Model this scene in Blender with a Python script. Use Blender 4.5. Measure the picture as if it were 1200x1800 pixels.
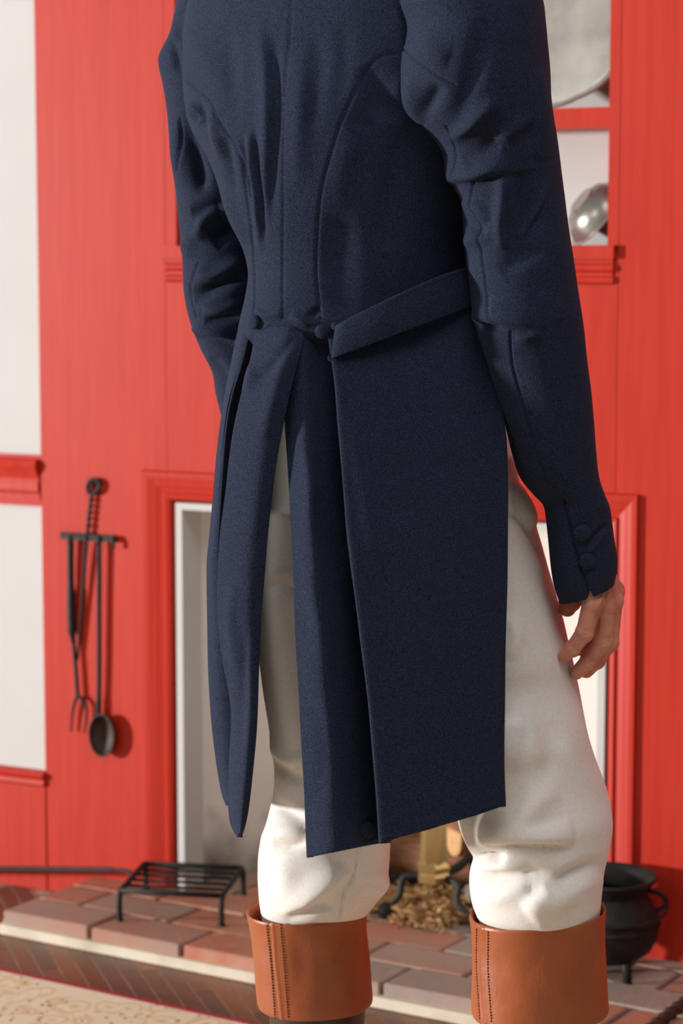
import bpy, math, random
import numpy as np
from mathutils import Vector, Matrix

# ------------------------------------------------------------------ clear
for o in list(bpy.data.objects):
    bpy.data.objects.remove(o, do_unlink=True)
SC = bpy.context.scene
COL = SC.collection
rng = random.Random(7)

# ------------------------------------------------------------------ camera
FPX, YAW, HZ, CAMH = 4000.0, math.radians(27.0), 450.0, 1.17
CAMX, CAMY = 1.6685, -3.4265
PITCH = math.atan2(900 - HZ, FPX)
FW = np.array([-math.sin(YAW) * math.cos(PITCH), math.cos(YAW) * math.cos(PITCH), -math.sin(PITCH)])
RT = np.array([math.cos(YAW), math.sin(YAW), 0.0])
UP = np.cross(RT, FW)
HF = np.array([-math.sin(YAW), math.cos(YAW), 0.0])      # horizontal forward
CAM = np.array([CAMX, CAMY, CAMH])
cam_d = bpy.data.cameras.new('camera')
cam = bpy.data.objects.new('camera', cam_d)
COL.objects.link(cam)
cam.location = CAM
cam.rotation_euler = (math.pi / 2 - PITCH, 0, YAW)
cam_d.sensor_fit = 'VERTICAL'
cam_d.sensor_height = 36.0
cam_d.lens = FPX * 36.0 / 1800.0
cam_d.clip_start = 0.05
cam_d.dof.use_dof = True
cam_d.dof.focus_distance = 2.47
cam_d.dof.aperture_fstop = 6.3
SC.camera = cam

# ------------------------------------------------------------------ light
W = bpy.data.worlds.new('world')
SC.world = W
W.use_nodes = True
bg = W.node_tree.nodes['Background']
bg.inputs[0].default_value = (1.0, 0.98, 0.96, 1)
bg.inputs[1].default_value = 0.19

def light_dir(az_left, el):
    """unit vector towards a light: az measured from 'behind the camera' towards image left."""
    a = math.radians(az_left); e = math.radians(el)
    d = -HF * math.cos(a) - RT * math.sin(a)
    return d * math.cos(e) + np.array([0, 0, 1.0]) * math.sin(e)

def area_light(name, target, az, el, dist, size, power, color):
    ld = bpy.data.lights.new(name, 'AREA')
    ld.shape = 'DISK'; ld.size = size; ld.energy = power; ld.color = color
    o = bpy.data.objects.new(name, ld); COL.objects.link(o)
    p = np.array(target) + light_dir(az, el) * dist
    o.location = p
    o.rotation_euler = (Vector(target) - Vector(p)).to_track_quat('-Z', 'Y').to_euler()
    return o
area_light('key_light', (0.1, -0.6, 1.0), 86, 2, 14.0, 1.1, 2750, (1.0, 0.985, 0.97))
area_light('fill_light', (0.1, -0.6, 1.0), -14, 50, 4.3, 2.2, 56, (1.0, 0.97, 0.95))
area_light('side_light', (0.2, 0.0, 1.2), 44, 22, 6.0, 1.8, 34, (1.0, 0.975, 0.95))

SC.view_settings.view_transform = 'Standard'
SC.view_settings.look = 'None'
SC.view_settings.gamma = 1.0
SC.view_settings.use_curve_mapping = False
SC.view_settings.exposure = 0.03

# ------------------------------------------------------------------ projection helpers
def Pt(px, py, h):
    """world point seen at pixel (px,py) whose horizontal distance along the view is h."""
    d = FW + RT * ((px - 600) / FPX) + UP * ((900 - py) / FPX)
    return CAM + d * (h / float(d @ HF))

def proj(V):
    D = V - CAM
    dep = D @ FW
    return np.stack([600 + FPX * (D @ RT) / dep, 900 - FPX * (D @ UP) / dep], 1)

def srgb(r, g, b):
    def c(v):
        v /= 255.0
        return v / 12.92 if v <= 0.04045 else ((v + 0.055) / 1.055) ** 2.4
    return (c(r), c(g), c(b), 1.0)

# ------------------------------------------------------------------ materials
def new_mat(name):
    m = bpy.data.materials.new(name); m.use_nodes = True
    nt = m.node_tree
    return m, nt, nt.nodes['Principled BSDF']

def N(nt, t, **kw):
    n = nt.nodes.new(t)
    for k, v in kw.items():
        if k in n.inputs.keys():
            n.inputs[k].default_value = v
        else:
            setattr(n, k, v)
    return n

def material(name, c1, c2=None, rough=0.5, scale=20, stretch=(1, 1, 1), bump=0.0, bscale=None, bdist=0.001,
             metal=0.0, spec=0.5, detail=4, sheen=0.0, coat=0.0, lo=0.35, hi=0.65, sss=0.0):
    m, nt, b = new_mat(name)
    b.inputs['Roughness'].default_value = rough
    b.inputs['Metallic'].default_value = metal
    b.inputs['Specular IOR Level'].default_value = spec
    if sheen:
        b.inputs['Sheen Weight'].default_value = sheen
        b.inputs['Sheen Roughness'].default_value = 0.45
    if coat:
        b.inputs['Coat Weight'].default_value = coat
        b.inputs['Coat Roughness'].default_value = 0.25
    if sss:
        b.inputs['Subsurface Weight'].default_value = sss
        b.inputs['Subsurface Radius'].default_value = (0.01, 0.004, 0.002)
        b.inputs['Subsurface Scale'].default_value = 0.5
    tc = N(nt, 'ShaderNodeTexCoord')
    mp = N(nt, 'ShaderNodeMapping'); mp.inputs['Scale'].default_value = stretch
    nt.links.new(tc.outputs['Object'], mp.inputs[0])
    if c2 is None:
        b.inputs['Base Color'].default_value = c1
    else:
        nz = N(nt, 'ShaderNodeTexNoise', Scale=scale, Detail=detail)
        nt.links.new(mp.outputs[0], nz.inputs['Vector'])
        cr = N(nt, 'ShaderNodeValToRGB')
        cr.color_ramp.elements[0].position = lo; cr.color_ramp.elements[0].color = c1
        cr.color_ramp.elements[1].position = hi; cr.color_ramp.elements[1].color = c2
        nt.links.new(nz.outputs['Fac'], cr.inputs[0])
        nt.links.new(cr.outputs[0], b.inputs['Base Color'])
    if bump:
        n2 = N(nt, 'ShaderNodeTexNoise', Scale=bscale or scale, Detail=3)
        nt.links.new(mp.outputs[0], n2.inputs['Vector'])
        bp = N(nt, 'ShaderNodeBump', Strength=bump, Distance=bdist)
        nt.links.new(n2.outputs['Fac'], bp.inputs['Height'])
        nt.links.new(bp.outputs[0], b.inputs['Normal'])
    return m

M = {}
M['red'] = material('red_paint', srgb(184, 44, 27), srgb(192, 50, 32), rough=0.46, scale=9, stretch=(9, 9, 0.5),
                    bump=0.10, bscale=22, bdist=0.001, spec=0.26)
M['white'] = material('white_plaster', srgb(199, 197, 194), srgb(202, 200, 197), rough=0.75, scale=6, bump=0.15, bscale=60, bdist=0.001)
M['cream'] = material('cream_paint', srgb(222, 208, 186), srgb(190, 172, 146), rough=0.6, scale=14, lo=0.45, hi=0.8)
M['mortar'] = material('mortar', srgb(92, 88, 84), srgb(120, 112, 104), rough=0.95, scale=60, bump=0.5, bscale=200)
M['brick'] = []
for i, (a, bcol) in enumerate([((176, 122, 100), (168, 134, 118)), ((186, 116, 90), (166, 126, 108)), ((164, 140, 126), (174, 130, 110)),
                               ((182, 110, 84), (188, 136, 112)), ((154, 136, 126), (168, 142, 128))]):
    M['brick'].append(material('brick_%d' % i, srgb(*a), srgb(*bcol), rough=0.8, scale=18, bump=0.5, bscale=160, bdist=0.0015))
M['plank'] = []
for i, (a, bcol) in enumerate([((104, 66, 46), (126, 82, 56)), ((122, 76, 48), (150, 94, 56)), ((96, 64, 48), (118, 84, 64)), ((138, 84, 48), (112, 70, 46))]):
    M['plank'].append(material('plank_%d' % i, srgb(*a), srgb(*bcol), rough=0.42, scale=16, stretch=(1, 9, 1), bump=0.2, bscale=90, bdist=0.0008))
M['floor_gap'] = material('floor_gap', srgb(206, 184, 160), srgb(170, 146, 124), rough=0.8, scale=30)
M['iron'] = material('black_iron', srgb(24, 23, 23), srgb(40, 37, 35), rough=0.6, scale=60, bump=0.4, bscale=150, bdist=0.0008, spec=0.32)
M['rust_iron'] = material('rust_iron', srgb(36, 28, 24), srgb(72, 46, 33), rough=0.65, scale=45, bump=0.4, bscale=160, bdist=0.0008)
M['pewter'] = material('pewter', srgb(150, 146, 140), srgb(214, 211, 205), rough=0.3, spec=0.9, scale=20, metal=0.25, bump=0.15, bscale=30, bdist=0.002)
M['pewter_dark'] = material('pewter_dark', srgb(138, 133, 126), srgb(166, 161, 154), rough=0.3, scale=14, metal=0.7)
M['brass'] = material('brass', srgb(214, 184, 128), srgb(196, 164, 108), rough=0.35, scale=20, metal=0.9)
M['wood_log'] = material('wood_log', srgb(112, 70, 44), srgb(146, 96, 60), rough=0.8, scale=30, stretch=(1, 1, 6), bump=0.6, bscale=60, bdist=0.003)
M['wood_cut'] = material('wood_cut', srgb(206, 160, 108), srgb(188, 140, 92), rough=0.8, scale=40)
M['ash_log'] = material('ash_log', srgb(150, 138, 126), srgb(88, 78, 70), rough=0.9, scale=26, bump=0.6, bscale=60, bdist=0.003)
M['chips'] = material('chips', srgb(206, 164, 112), srgb(164, 118, 74), rough=0.8, scale=60)
M['leather'] = material('tan_leather', srgb(164, 86, 46), srgb(150, 76, 40), rough=0.4, scale=14, bump=0.35, bscale=220, bdist=0.0008, spec=0.5, stretch=(1, 1, 0.7))
M['leather_dark'] = material('dark_leather', srgb(48, 32, 26), srgb(60, 40, 32), rough=0.4, scale=14, bump=0.2, bscale=200)
M['thread'] = material('thread', srgb(70, 40, 26), rough=0.8)
M['skin'] = material('skin', srgb(212, 146, 122), srgb(192, 118, 96), rough=0.5, scale=45, bump=0.35, bscale=260, bdist=0.0006, sss=0.04)
M['hair'] = material('hair', srgb(62, 44, 32), srgb(84, 60, 44), rough=0.6, scale=120, stretch=(1, 1, 0.2))
M['trouser'] = material('white_twill', srgb(226, 219, 212), srgb(234, 228, 222), rough=0.85, scale=300, bump=0.12, bscale=700, bdist=0.0006, sheen=0.15)
M['shirt'] = material('linen', srgb(230, 226, 218), rough=0.85)
M['soot'] = material('charcoal', srgb(30, 28, 27), srgb(50, 46, 44), rough=0.95, scale=50)

def wool():
    m, nt, b = new_mat('navy_wool')
    b.inputs['Roughness'].default_value = 0.86
    b.inputs['Specular IOR Level'].default_value = 0.18
    b.inputs['Specular Tint'].default_value = (0.72, 0.84, 1.0, 1)
    b.inputs['Sheen Weight'].default_value = 0.03
    b.inputs['Sheen Roughness'].default_value = 0.5
    b.inputs['Sheen Tint'].default_value = (0.7, 0.8, 1.0, 1)
    tc = N(nt, 'ShaderNodeTexCoord')
    nz = N(nt, 'ShaderNodeTexNoise', Scale=950.0, Detail=1.5)
    nt.links.new(tc.outputs['Object'], nz.inputs['Vector'])
    cr = N(nt, 'ShaderNodeValToRGB')
    cr.color_ramp.elements[0].position = 0.33; cr.color_ramp.elements[0].color = srgb(17, 20, 32)
    cr.color_ramp.elements[1].position = 0.70; cr.color_ramp.elements[1].color = srgb(48, 56, 80)
    nt.links.new(nz.outputs['Fac'], cr.inputs[0])
    nt.links.new(cr.outputs[0], b.inputs['Base Color'])
    bp = N(nt, 'ShaderNodeBump', Strength=0.8, Distance=0.0008)
    nt.links.new(nz.outputs['Fac'], bp.inputs['Height'])
    nt.links.new(bp.outputs[0], b.inputs['Normal'])
    return m
M['wool'] = wool()

def firebox_plaster():
    m, nt, b = new_mat('firebox_plaster')
    b.inputs['Roughness'].default_value = 0.9
    tc = N(nt, 'ShaderNodeTexCoord')
    sx = N(nt, 'ShaderNodeSeparateXYZ'); nt.links.new(tc.outputs['Object'], sx.inputs[0])
    nz = N(nt, 'ShaderNodeTexNoise', Scale=9.0, Detail=5.0)
    nt.links.new(tc.outputs['Object'], nz.inputs['Vector'])
    # soot stain low in the firebox, with a ragged edge
    a = N(nt, 'ShaderNodeMath', operation='MULTIPLY_ADD'); a.inputs[1].default_value = 0.22; 
    nt.links.new(nz.outputs['Fac'], a.inputs[0]); nt.links.new(sx.outputs['Z'], a.inputs[2])
    cr = N(nt, 'ShaderNodeValToRGB')
    cr.color_ramp.elements[0].position = 0.14; cr.color_ramp.elements[0].color = srgb(58, 52, 48)
    cr.color_ramp.elements[1].position = 0.26; cr.color_ramp.elements[1].color = srgb(228, 222, 214)
    nt.links.new(a.outputs[0], cr.inputs[0])
    nt.links.new(cr.outputs[0], b.inputs['Base Color'])
    return m
M['firebox'] = firebox_plaster()

def rug_mat():
    m, nt, b = new_mat('rug_pile')
    b.inputs['Roughness'].default_value = 0.95
    tc = N(nt, 'ShaderNodeTexCoord')
    ns = N(nt, 'ShaderNodeTexNoise', Scale=7.0, Detail=2.0)
    nt.links.new(tc.outputs['Object'], ns.inputs['Vector'])
    mx = N(nt, 'ShaderNodeMixRGB'); mx.inputs[0].default_value = 0.06
    nt.links.new(tc.outputs['Object'], mx.inputs[1]); nt.links.new(ns.outputs['Color'], mx.inputs[2])
    v = N(nt, 'ShaderNodeTexVoronoi', Scale=24.0); nt.links.new(mx.outputs[0], v.inputs['Vector'])
    v2 = N(nt, 'ShaderNodeTexVoronoi', Scale=62.0); nt.links.new(mx.outputs[0], v2.inputs['Vector'])
    c1 = N(nt, 'ShaderNodeValToRGB')
    e = c1.color_ramp.elements
    e[0].position = 0.0; e[0].color = srgb(228, 196, 144)
    e[1].position = 0.62; e[1].color = srgb(250, 236, 204)
    for p, c in [(0.16, (240, 216, 168)), (0.24, (250, 234, 200)), (0.40, (252, 240, 212)), (0.47, (236, 204, 156))]:
        q = e.new(p); q.color = srgb(*c)
    nt.links.new(v.outputs['Distance'], c1.inputs[0])
    c2 = N(nt, 'ShaderNodeValToRGB')
    c2.color_ramp.elements[0].position = 0.12; c2.color_ramp.elements[0].color = (1, 1, 1, 1)
    c2.color_ramp.elements[1].position = 0.26; c2.color_ramp.elements[1].color = (0, 0, 0, 1)
    nt.links.new(v2.outputs['Distance'], c2.inputs[0])
    nm = N(nt, 'ShaderNodeTexNoise', Scale=11.0); nt.links.new(tc.outputs['Object'], nm.inputs['Vector'])
    c3 = N(nt, 'ShaderNodeValToRGB'); c3.color_ramp.elements[0].position = 0.42; c3.color_ramp.elements[1].position = 0.50
    nt.links.new(nm.outputs['Fac'], c3.inputs[0])
    mm = N(nt, 'ShaderNodeMath', operation='MULTIPLY'); nt.links.new(c2.outputs[0], mm.inputs[0]); nt.links.new(c3.outputs[0], mm.inputs[1])
    m2 = N(nt, 'ShaderNodeMixRGB'); m2.inputs[2].default_value = srgb(140, 74, 60)
    nt.links.new(mm.outputs[0], m2.inputs[0]); nt.links.new(c1.outputs[0], m2.inputs[1])
    nt.links.new(m2.outputs[0], b.inputs['Base Color'])
    bn = N(nt, 'ShaderNodeTexNoise', Scale=500.0); nt.links.new(tc.outputs['Object'], bn.inputs['Vector'])
    bp = N(nt, 'ShaderNodeBump', Strength=0.5, Distance=0.002); nt.links.new(bn.outputs['Fac'], bp.inputs['Height'])
    nt.links.new(bp.outputs[0], b.inputs['Normal'])
    return m
M['rug'] = rug_mat()
M['rug_edge'] = material('rug_binding', srgb(166, 34, 52), srgb(150, 28, 46), rough=0.9, scale=200, bump=0.4, bscale=500)

# ------------------------------------------------------------------ mesh builder
class MB:
    def __init__(s): s.v = []; s.f = []
    def add(s, verts, faces):
        k = len(s.v)
        s.v += [tuple(map(float, p)) for p in verts]
        s.f += [tuple(i + k for i in q) for q in faces]
        return s
    def box(s, x0, x1, y0, y1, z0, z1, bev=0.0):
        if bev <= 0:
            v = [(x, y, z) for z in (z0, z1) for y in (y0, y1) for x in (x0, x1)]
            return s.add(v, [(0, 2, 3, 1), (4, 5, 7, 6), (0, 1, 5, 4), (2, 6, 7, 3), (0, 4, 6, 2), (1, 3, 7, 5)])
        b = bev   # chamfer on the top and the upright edges
        def ring(i, z): return [(x0 + i + b, y0 + i, z), (x1 - i - b, y0 + i, z), (x1 - i, y0 + i + b, z), (x1 - i, y1 - i - b, z),
                                (x1 - i - b, y1 - i, z), (x0 + i + b, y1 - i, z), (x0 + i, y1 - i - b, z), (x0 + i, y0 + i + b, z)]
        v = ring(0, z0) + ring(0, z1 - b) + ring(b, z1)
        f = []
        for r in range(2):
            for i in range(8):
                j = (i + 1) % 8
                f.append((r * 8 + i, r * 8 + j, r * 8 + 8 + j, r * 8 + 8 + i))
        f.append(tuple(range(16, 24))); f.append(tuple(reversed(range(8))))
        return s.add(v, f)
    def rings(s, R, closed=True, cap0=True, cap1=True):
        n = len(R[0]); v = [p for r in R for p in r]; f = []
        for a in range(len(R) - 1):
            for i in range(n if closed else n - 1):
                j = (i + 1) % n
                f.append((a * n + i, a * n + j, (a + 1) * n + j, (a + 1) * n + i))
        if closed and cap0: f.append(tuple(reversed(range(n))))
        if closed and cap1: f.append(tuple(range((len(R) - 1) * n, len(R) * n)))
        return s.add(v, f)
    def tube(s, pts, rad, n=12, flat=1.0):
        P = [np.array(p, float) for p in pts]
        if not hasattr(rad, '__len__'): rad = [rad] * len(P)
        R = []; ref = None
        for i, p in enumerate(P):
            t = P[min(i + 1, len(P) - 1)] - P[max(i - 1, 0)]
            t /= (np.linalg.norm(t) + 1e-12)
            if ref is None:
                ref = np.array([0, 0, 1.0]) if abs(t[2]) < 0.9 else np.array([1.0, 0, 0])
            a = ref - t * (ref @ t); a /= np.linalg.norm(a); ref = a
            b = np.cross(t, a)
            R.append([p + (a * math.cos(k * 2 * math.pi / n) * flat + b * math.sin(k * 2 * math.pi / n)) * rad[i] for k in range(n)])
        return s.rings(R)
    def lathe(s, prof, c=(0, 0, 0), n=40, axis='z', cap0=True, cap1=True):
        R = []
        for r, z in prof:
            R.append([(c[0] + r * math.cos(k * 2 * math.pi / n), c[1] + r * math.sin(k * 2 * math.pi / n), c[2] + z) for k in range(n)])
        return s.rings(R, cap0=cap0, cap1=cap1)
    def capsule(s, a, b, ra, rb, n=14):
        a = np.array(a, float); b = np.array(b, float)
        t = b - a; L = np.linalg.norm(t); t = t / L
        pts = []; rad = []
        for k in range(5):
            q = math.pi / 2 * (1 - k / 4.0)
            pts.append(a - t * ra * math.sin(q)); rad.append(max(ra * math.cos(q), 1e-4))
        for k in range(5):
            q = math.pi / 2 * k / 4.0
            pts.append(b + t * rb * math.sin(q)); rad.append(max(rb * math.cos(q), 1e-4))
        return s.tube(pts, rad, n)
    def extrude_profile(s, prof, path_frames):
        """prof: list of (a,b); path_frames: list of (origin, adir, bdir)."""
        R = [[np.array(o) + np.array(ad) * a + np.array(bd) * b for a, b in prof] for o, ad, bd in path_frames]
        return s.rings(R)

def raw_obj(name, mesh, parent=None):
    o = bpy.data.objects.new(name, mesh); COL.objects.link(o)
    if parent is not None: o.parent = parent
    return o

def wloc(o):
    l = Vector((0, 0, 0))
    while o is not None:
        l += o.location; o = o.parent
    return l

def build(name, mb, mat, parent=None, smooth=False, origin=None, auto=None):
    """link the collected shape (world coordinates) as one mesh; its origin goes to 'origin'."""
    V = np.array(mb.v if isinstance(mb, MB) else mb[0], float)
    F = mb.f if isinstance(mb, MB) else mb[1]
    if origin is None:
        mn, mx = V.min(0), V.max(0)
        origin = ((mn[0] + mx[0]) / 2, (mn[1] + mx[1]) / 2, mn[2])
    origin = np.array(origin, float)
    me = bpy.data.meshes.new(name)
    me.from_pydata((V - origin).tolist(), [], [list(map(int, f)) for f in F])
    me.materials.append(mat)
    if smooth:
        for p in me.polygons: p.use_smooth = True
    me.update()
    o = raw_obj(name, me, parent)
    o.location = Vector(origin) - (wloc(parent) if parent is not None else Vector((0, 0, 0)))
    if auto is not None:
        for p in me.polygons: p.use_smooth = True
        me.set_sharp_from_angle(angle=math.radians(auto))
    return o

def empty(name, loc):
    o = bpy.data.objects.new(name, None); COL.objects.link(o); o.location = loc
    o.empty_display_size = 0.1
    return o

def tag(o, label=None, cat=None, group=None, kind=None):
    if label: o['label'] = label
    if cat: o['category'] = cat
    if group: o['group'] = group
    if kind: o['kind'] = kind
    return o

def cr(P, n, axis=0):
    """Catmull-Rom resample along an axis of control points."""
    P = np.moveaxis(np.asarray(P, float), axis, 0)
    k = len(P); t = np.linspace(0, k - 1, n); i = np.clip(t.astype(int), 0, k - 2)
    u = (t - i).reshape((-1,) + (1,) * (P.ndim - 1))
    p1, p2 = P[i], P[i + 1]
    p0 = np.where((i > 0).reshape(u.shape), P[np.maximum(i - 1, 0)], 2 * p1 - p2)
    p3 = np.where((i < k - 2).reshape(u.shape), P[np.minimum(i + 2, k - 1)], 2 * p2 - p1)
    r = 0.5 * (2 * p1 + (p2 - p0) * u + (2 * p0 - 5 * p1 + 4 * p2 - p3) * u * u + (3 * p1 - p0 - 3 * p2 + p3) * u ** 3)
    return np.moveaxis(r, 0, axis)

# =================================================================== SETTING
XE, RX0, RX1 = 2.2, -0.688, 2.2       # wall extents; the red panelling starts at RX0
OX0, OX1, OZ = -0.41, 0.41, 0.742     # fireplace opening
NX0, NX1, NZ0, NZ1 = -0.398, 0.397, 1.186, 2.05   # niche
ZT = 2.6
def rects(x0, x1, z0, z1, holes):
    """boxes that cover a rectangle but for its holes."""
    xs = sorted({x0, x1} | {h[0] for h in holes} | {h[1] for h in holes})
    out = []
    for a, b in zip(xs[:-1], xs[1:]):
        cz = z0
        for h in sorted([h for h in holes if h[0] <= a and h[1] >= b], key=lambda h: h[2]):
            if h[2] > cz: out.append((a, b, cz, h[2]))
            cz = h[3]
        if cz < z1: out.append((a, b, cz, z1))
    return out
mb = MB()
for a, b, c, d in rects(RX0, RX1, 0.0, ZT, [(OX0, OX1, 0.0, OZ), (NX0, NX1, NZ0, NZ1)]):
    mb.box(a, b, 0.0, 0.03, c, d)
wall_back = tag(build('wall_back', mb, M['red'], origin=(0, 0, 0)), 'red painted panelled chimney wall with fireplace and shelf niche', kind='structure')

# boards of the panelling, laid on the wall with fine joints between them
def board(x0, x1, z0, z1, y=-0.004):
    build('panel', MB().box(x0, x1, y, 0.0005, z0, z1), M['red'], wall_back)
board(RX0, -0.4210, 0.0, ZT); board(0.4160, RX1, 0.0, ZT)
board(-0.4200, 0.4150, OZ + 0.02, NZ0 - 0.01)
board(-0.4200, NX0, NZ0, ZT); board(NX1, 0.4150, NZ0, ZT)
# niche lining
build('niche_back', MB().box(NX0 - 0.02, NX1 + 0.02, 0.105, 0.125, NZ0 - 0.03, NZ1 + 0.02), M['white'], wall_back)
build('niche_side', MB().box(NX0 - 0.02, NX0, 0.0305, 0.105, NZ0 - 0.02, NZ1), M['red'], wall_back)
build('niche_side', MB().box(NX1, NX1 + 0.02, 0.0305, 0.105, NZ0 - 0.02, NZ1), M['red'], wall_back)
build('niche_floor', MB().box(NX0, NX1, 0.0305, 0.105, NZ0 - 0.02, NZ0), M['red'], wall_back)
build('niche_top', MB().box(NX0, NX1, 0.0305, 0.105, NZ1, NZ1 + 0.02), M['red'], wall_back)
build('shelf', MB().box(NX0, NX1, 0.006, 0.105, 1.372, 1.404), M['red'], wall_back)
# firebox
FD = 0.33
mbf = MB()
for a, b, c, d in [(OX0 + .007, OX0 + 0.020, 0, OZ - .004), (OX1 - 0.020, OX1 - .007, 0, OZ - .004), (OX0 + .020, OX1 - .020, OZ - 0.016, OZ - .004)]:
    mbf.box(a, b, -0.006, 0.06, c, d)
build('firebox_face', mbf, M['white'], wall_back)
def prism(pts, z0, z1):
    n = len(pts)
    return MB().rings([[(x, y, z0) for x, y in pts], [(x, y, z1) for x, y in pts]])
build('firebox_side', prism([(OX0 - .03, .0605), (OX0 + .020, .0605), (OX0 + .15, FD), (OX0 - .03, FD)], 0, OZ), M['firebox'], wall_back, origin=(0, 0, 0))
build('firebox_side', prism([(OX1 - .020, .0605), (OX1 + .03, .0605), (OX1 + .03, FD), (OX1 - .10, FD)], 0, OZ), M['firebox'], wall_back, origin=(0, 0, 0))
build('firebox_back', MB().box(OX0 - 0.03, OX1 + 0.03, FD, FD + 0.03, 0, OZ + 0.03), M['firebox'], wall_back, origin=(0, 0, 0))
build('firebox_top', MB().box(OX0 - 0.03, OX1 + 0.03, 0.0605, FD, OZ - 0.013, OZ + 0.03), M['white'], wall_back)

# white plaster wall on the left with its chair rail and skirting
wall_left = tag(build('wall_left', MB().box(-XE, RX0 - 0.0005, 0.006, 0.03, 0, ZT), M['white']), 'white plaster wall left of the red panelling', kind='structure')
def run_moulding(prof, x0, x1, z, y=0.006, mitre=True):
    """prof: (out, up) pairs; a moulding along x with a mitred return at its right end."""
    R = [[(x0, y - a, z + b) for a, b in prof], [(x1, y - a, z + b) for a, b in prof]]
    return MB().rings(R)
rail_prof = [(-0.004, 0.0), (0.007, 0.0), (0.007, 0.012), (0.012, 0.016), (0.013, 0.030), (0.010, 0.036), (0.010, 0.040), (0.020, 0.058), (0.022, 0.066), (0.018, 0.074), (-0.004, 0.078)]
rail = build('trim_1', run_moulding(rail_prof, -XE, -0.694, 0.727), M['red'], auto=40)
tag(rail, 'red moulded chair rail on the white wall', kind='structure')
build('back_strip', MB().box(-XE, -0.689, 0.001, 0.0055, 0.716, 0.810), M['red'], rail)
base_prof = [(-0.004, 0.0), (0.012, 0.0), (0.012, 0.195), (0.018, 0.200), (0.016, 0.208), (0.022, 0.216), (0.018, 0.222), (-0.004, 0.225)]
tag(build('baseboard_left', run_moulding(base_prof, -XE, -0.6885, 0.0), M['red'], auto=40), 'red moulded baseboard under the white wall', kind='structure')

# fireplace surround, three mitred mouldings
def surround():
    prof = [(0.000, -0.003), (0.000, -0.006), (0.005, -0.010), (0.013, -0.011), (0.017, -0.007), (0.030, -0.009), (0.034, -0.0105), (0.045, -0.0110), (0.049, -0.0122),
            (0.060, -0.0122), (0.063, -0.003)]        # (distance outwards from the opening, y)
    out = []
    L = [(OX0 - a, y, 0.0) for a, y in prof]; L2 = [(OX0 - a, y, OZ + a * 0.82) for a, y in prof]
    R = [(OX1 + a * 0.75, y, 0.0) for a, y in prof]; R2 = [(OX1 + a * 0.75, y, OZ + a * 0.82) for a, y in prof]
    return [(L, L2), (L2, R2), (R2, R)]
trim2 = tag(empty('trim_2', (0, 0, 0)), 'red moulded surround framing the fireplace opening', kind='structure')
for nm, (a, b) in zip(('jamb_moulding', 'head_moulding', 'jamb_moulding'), surround()):
    build(nm, MB().rings([a, b]), M['red'], trim2, auto=40)

# niche sill (mantel ledge): stacked mouldings
sill = tag(empty('trim_3', (0, 0, 1.125)), 'red stepped mantel ledge under the shelf niche', kind='structure')
sx0, sx1 = -0.418, 0.411
def ledge_piece(name, z0, z1, out, inset, rnd=0.0):
    prof = [(z0, out - rnd), (z0 + (z1 - z0) * 0.25, out - rnd * 0.25), (z0 + (z1 - z0) * 0.5, out), (z0 + (z1 - z0) * 0.75, out - rnd * 0.25), (z1, out - rnd)]
    R = [[(sx0 + inset, 0.0, z) for z, o in prof[:1]] + [(sx0 + inset, -o, z) for z, o in prof] + [(sx0 + inset, 0.0, z1)],
         [(sx1 - inset, 0.0, z) for z, o in prof[:1]] + [(sx1 - inset, -o, z) for z, o in prof] + [(sx1 - inset, 0.0, z1)]]
    build(name, MB().rings(R), M['red'], sill, auto=50)
ledge_piece('top_board', 1.166, 1.187, 0.0145, 0.0)
ledge_piece('cove', 1.158, 1.166, 0.008, 0.003)
ledge_piece('bead', 1.144, 1.158, 0.0120, 0.002, 0.004)
ledge_piece('fillet', 1.138, 1.144, 0.007, 0.004)
ledge_piece('bottom_bead', 1.125, 1.138, 0.0105, 0.002, 0.004)

# floor: diagonal strips
floor = tag(build('floor', MB().box(-2.6, 2.8, -4.6, 0.4, -0.05, -0.0025), M['floor_gap'], origin=(0, 0, 0)), 'diagonal brown wood strip floor', kind='structure')
pw, plen = 0.031, 0.52
pm = [None] * 4
ca, sa = math.cos(math.radians(44)), math.sin(math.radians(44))
for r in range(-40, 44):
    for c in range(-4, 5):
        off = (r * 0.377) % 1.0
        lx = r * pw; ly = (c + off) * plen
        # local y runs along (-sa, ca), local x along (ca, sa)
        wx = ca * lx - sa * ly - 0.2; wy = sa * lx + ca * ly - 0.35
        if not (-1.25 < wx < 1.25 and -0.75 < wy < 0.12): continue
        k = (r * 7 + c * 13) % 4
        if pm[k] is None:
            pm[k] = build('plank', MB().box(-pw / 2 + 0.0014, pw / 2 - 0.0014, -plen / 2 + 0.001, plen / 2 - 0.001, -0.0025, -0.0012, 0.0004), M['plank'][k], floor, origin=(0, 0, -0.0025))
            o = pm[k]
        else:
            o = pm[k].copy(); COL.objects.link(o)
        o.location = (wx, wy, -0.0025); o.rotation_euler = (0, 0, math.radians(44))
tb = build('boarding', MB().box(-2.6, 2.8, -4.6, -1.0, -0.0024, -0.0004), M['plank'][0], floor)

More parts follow.
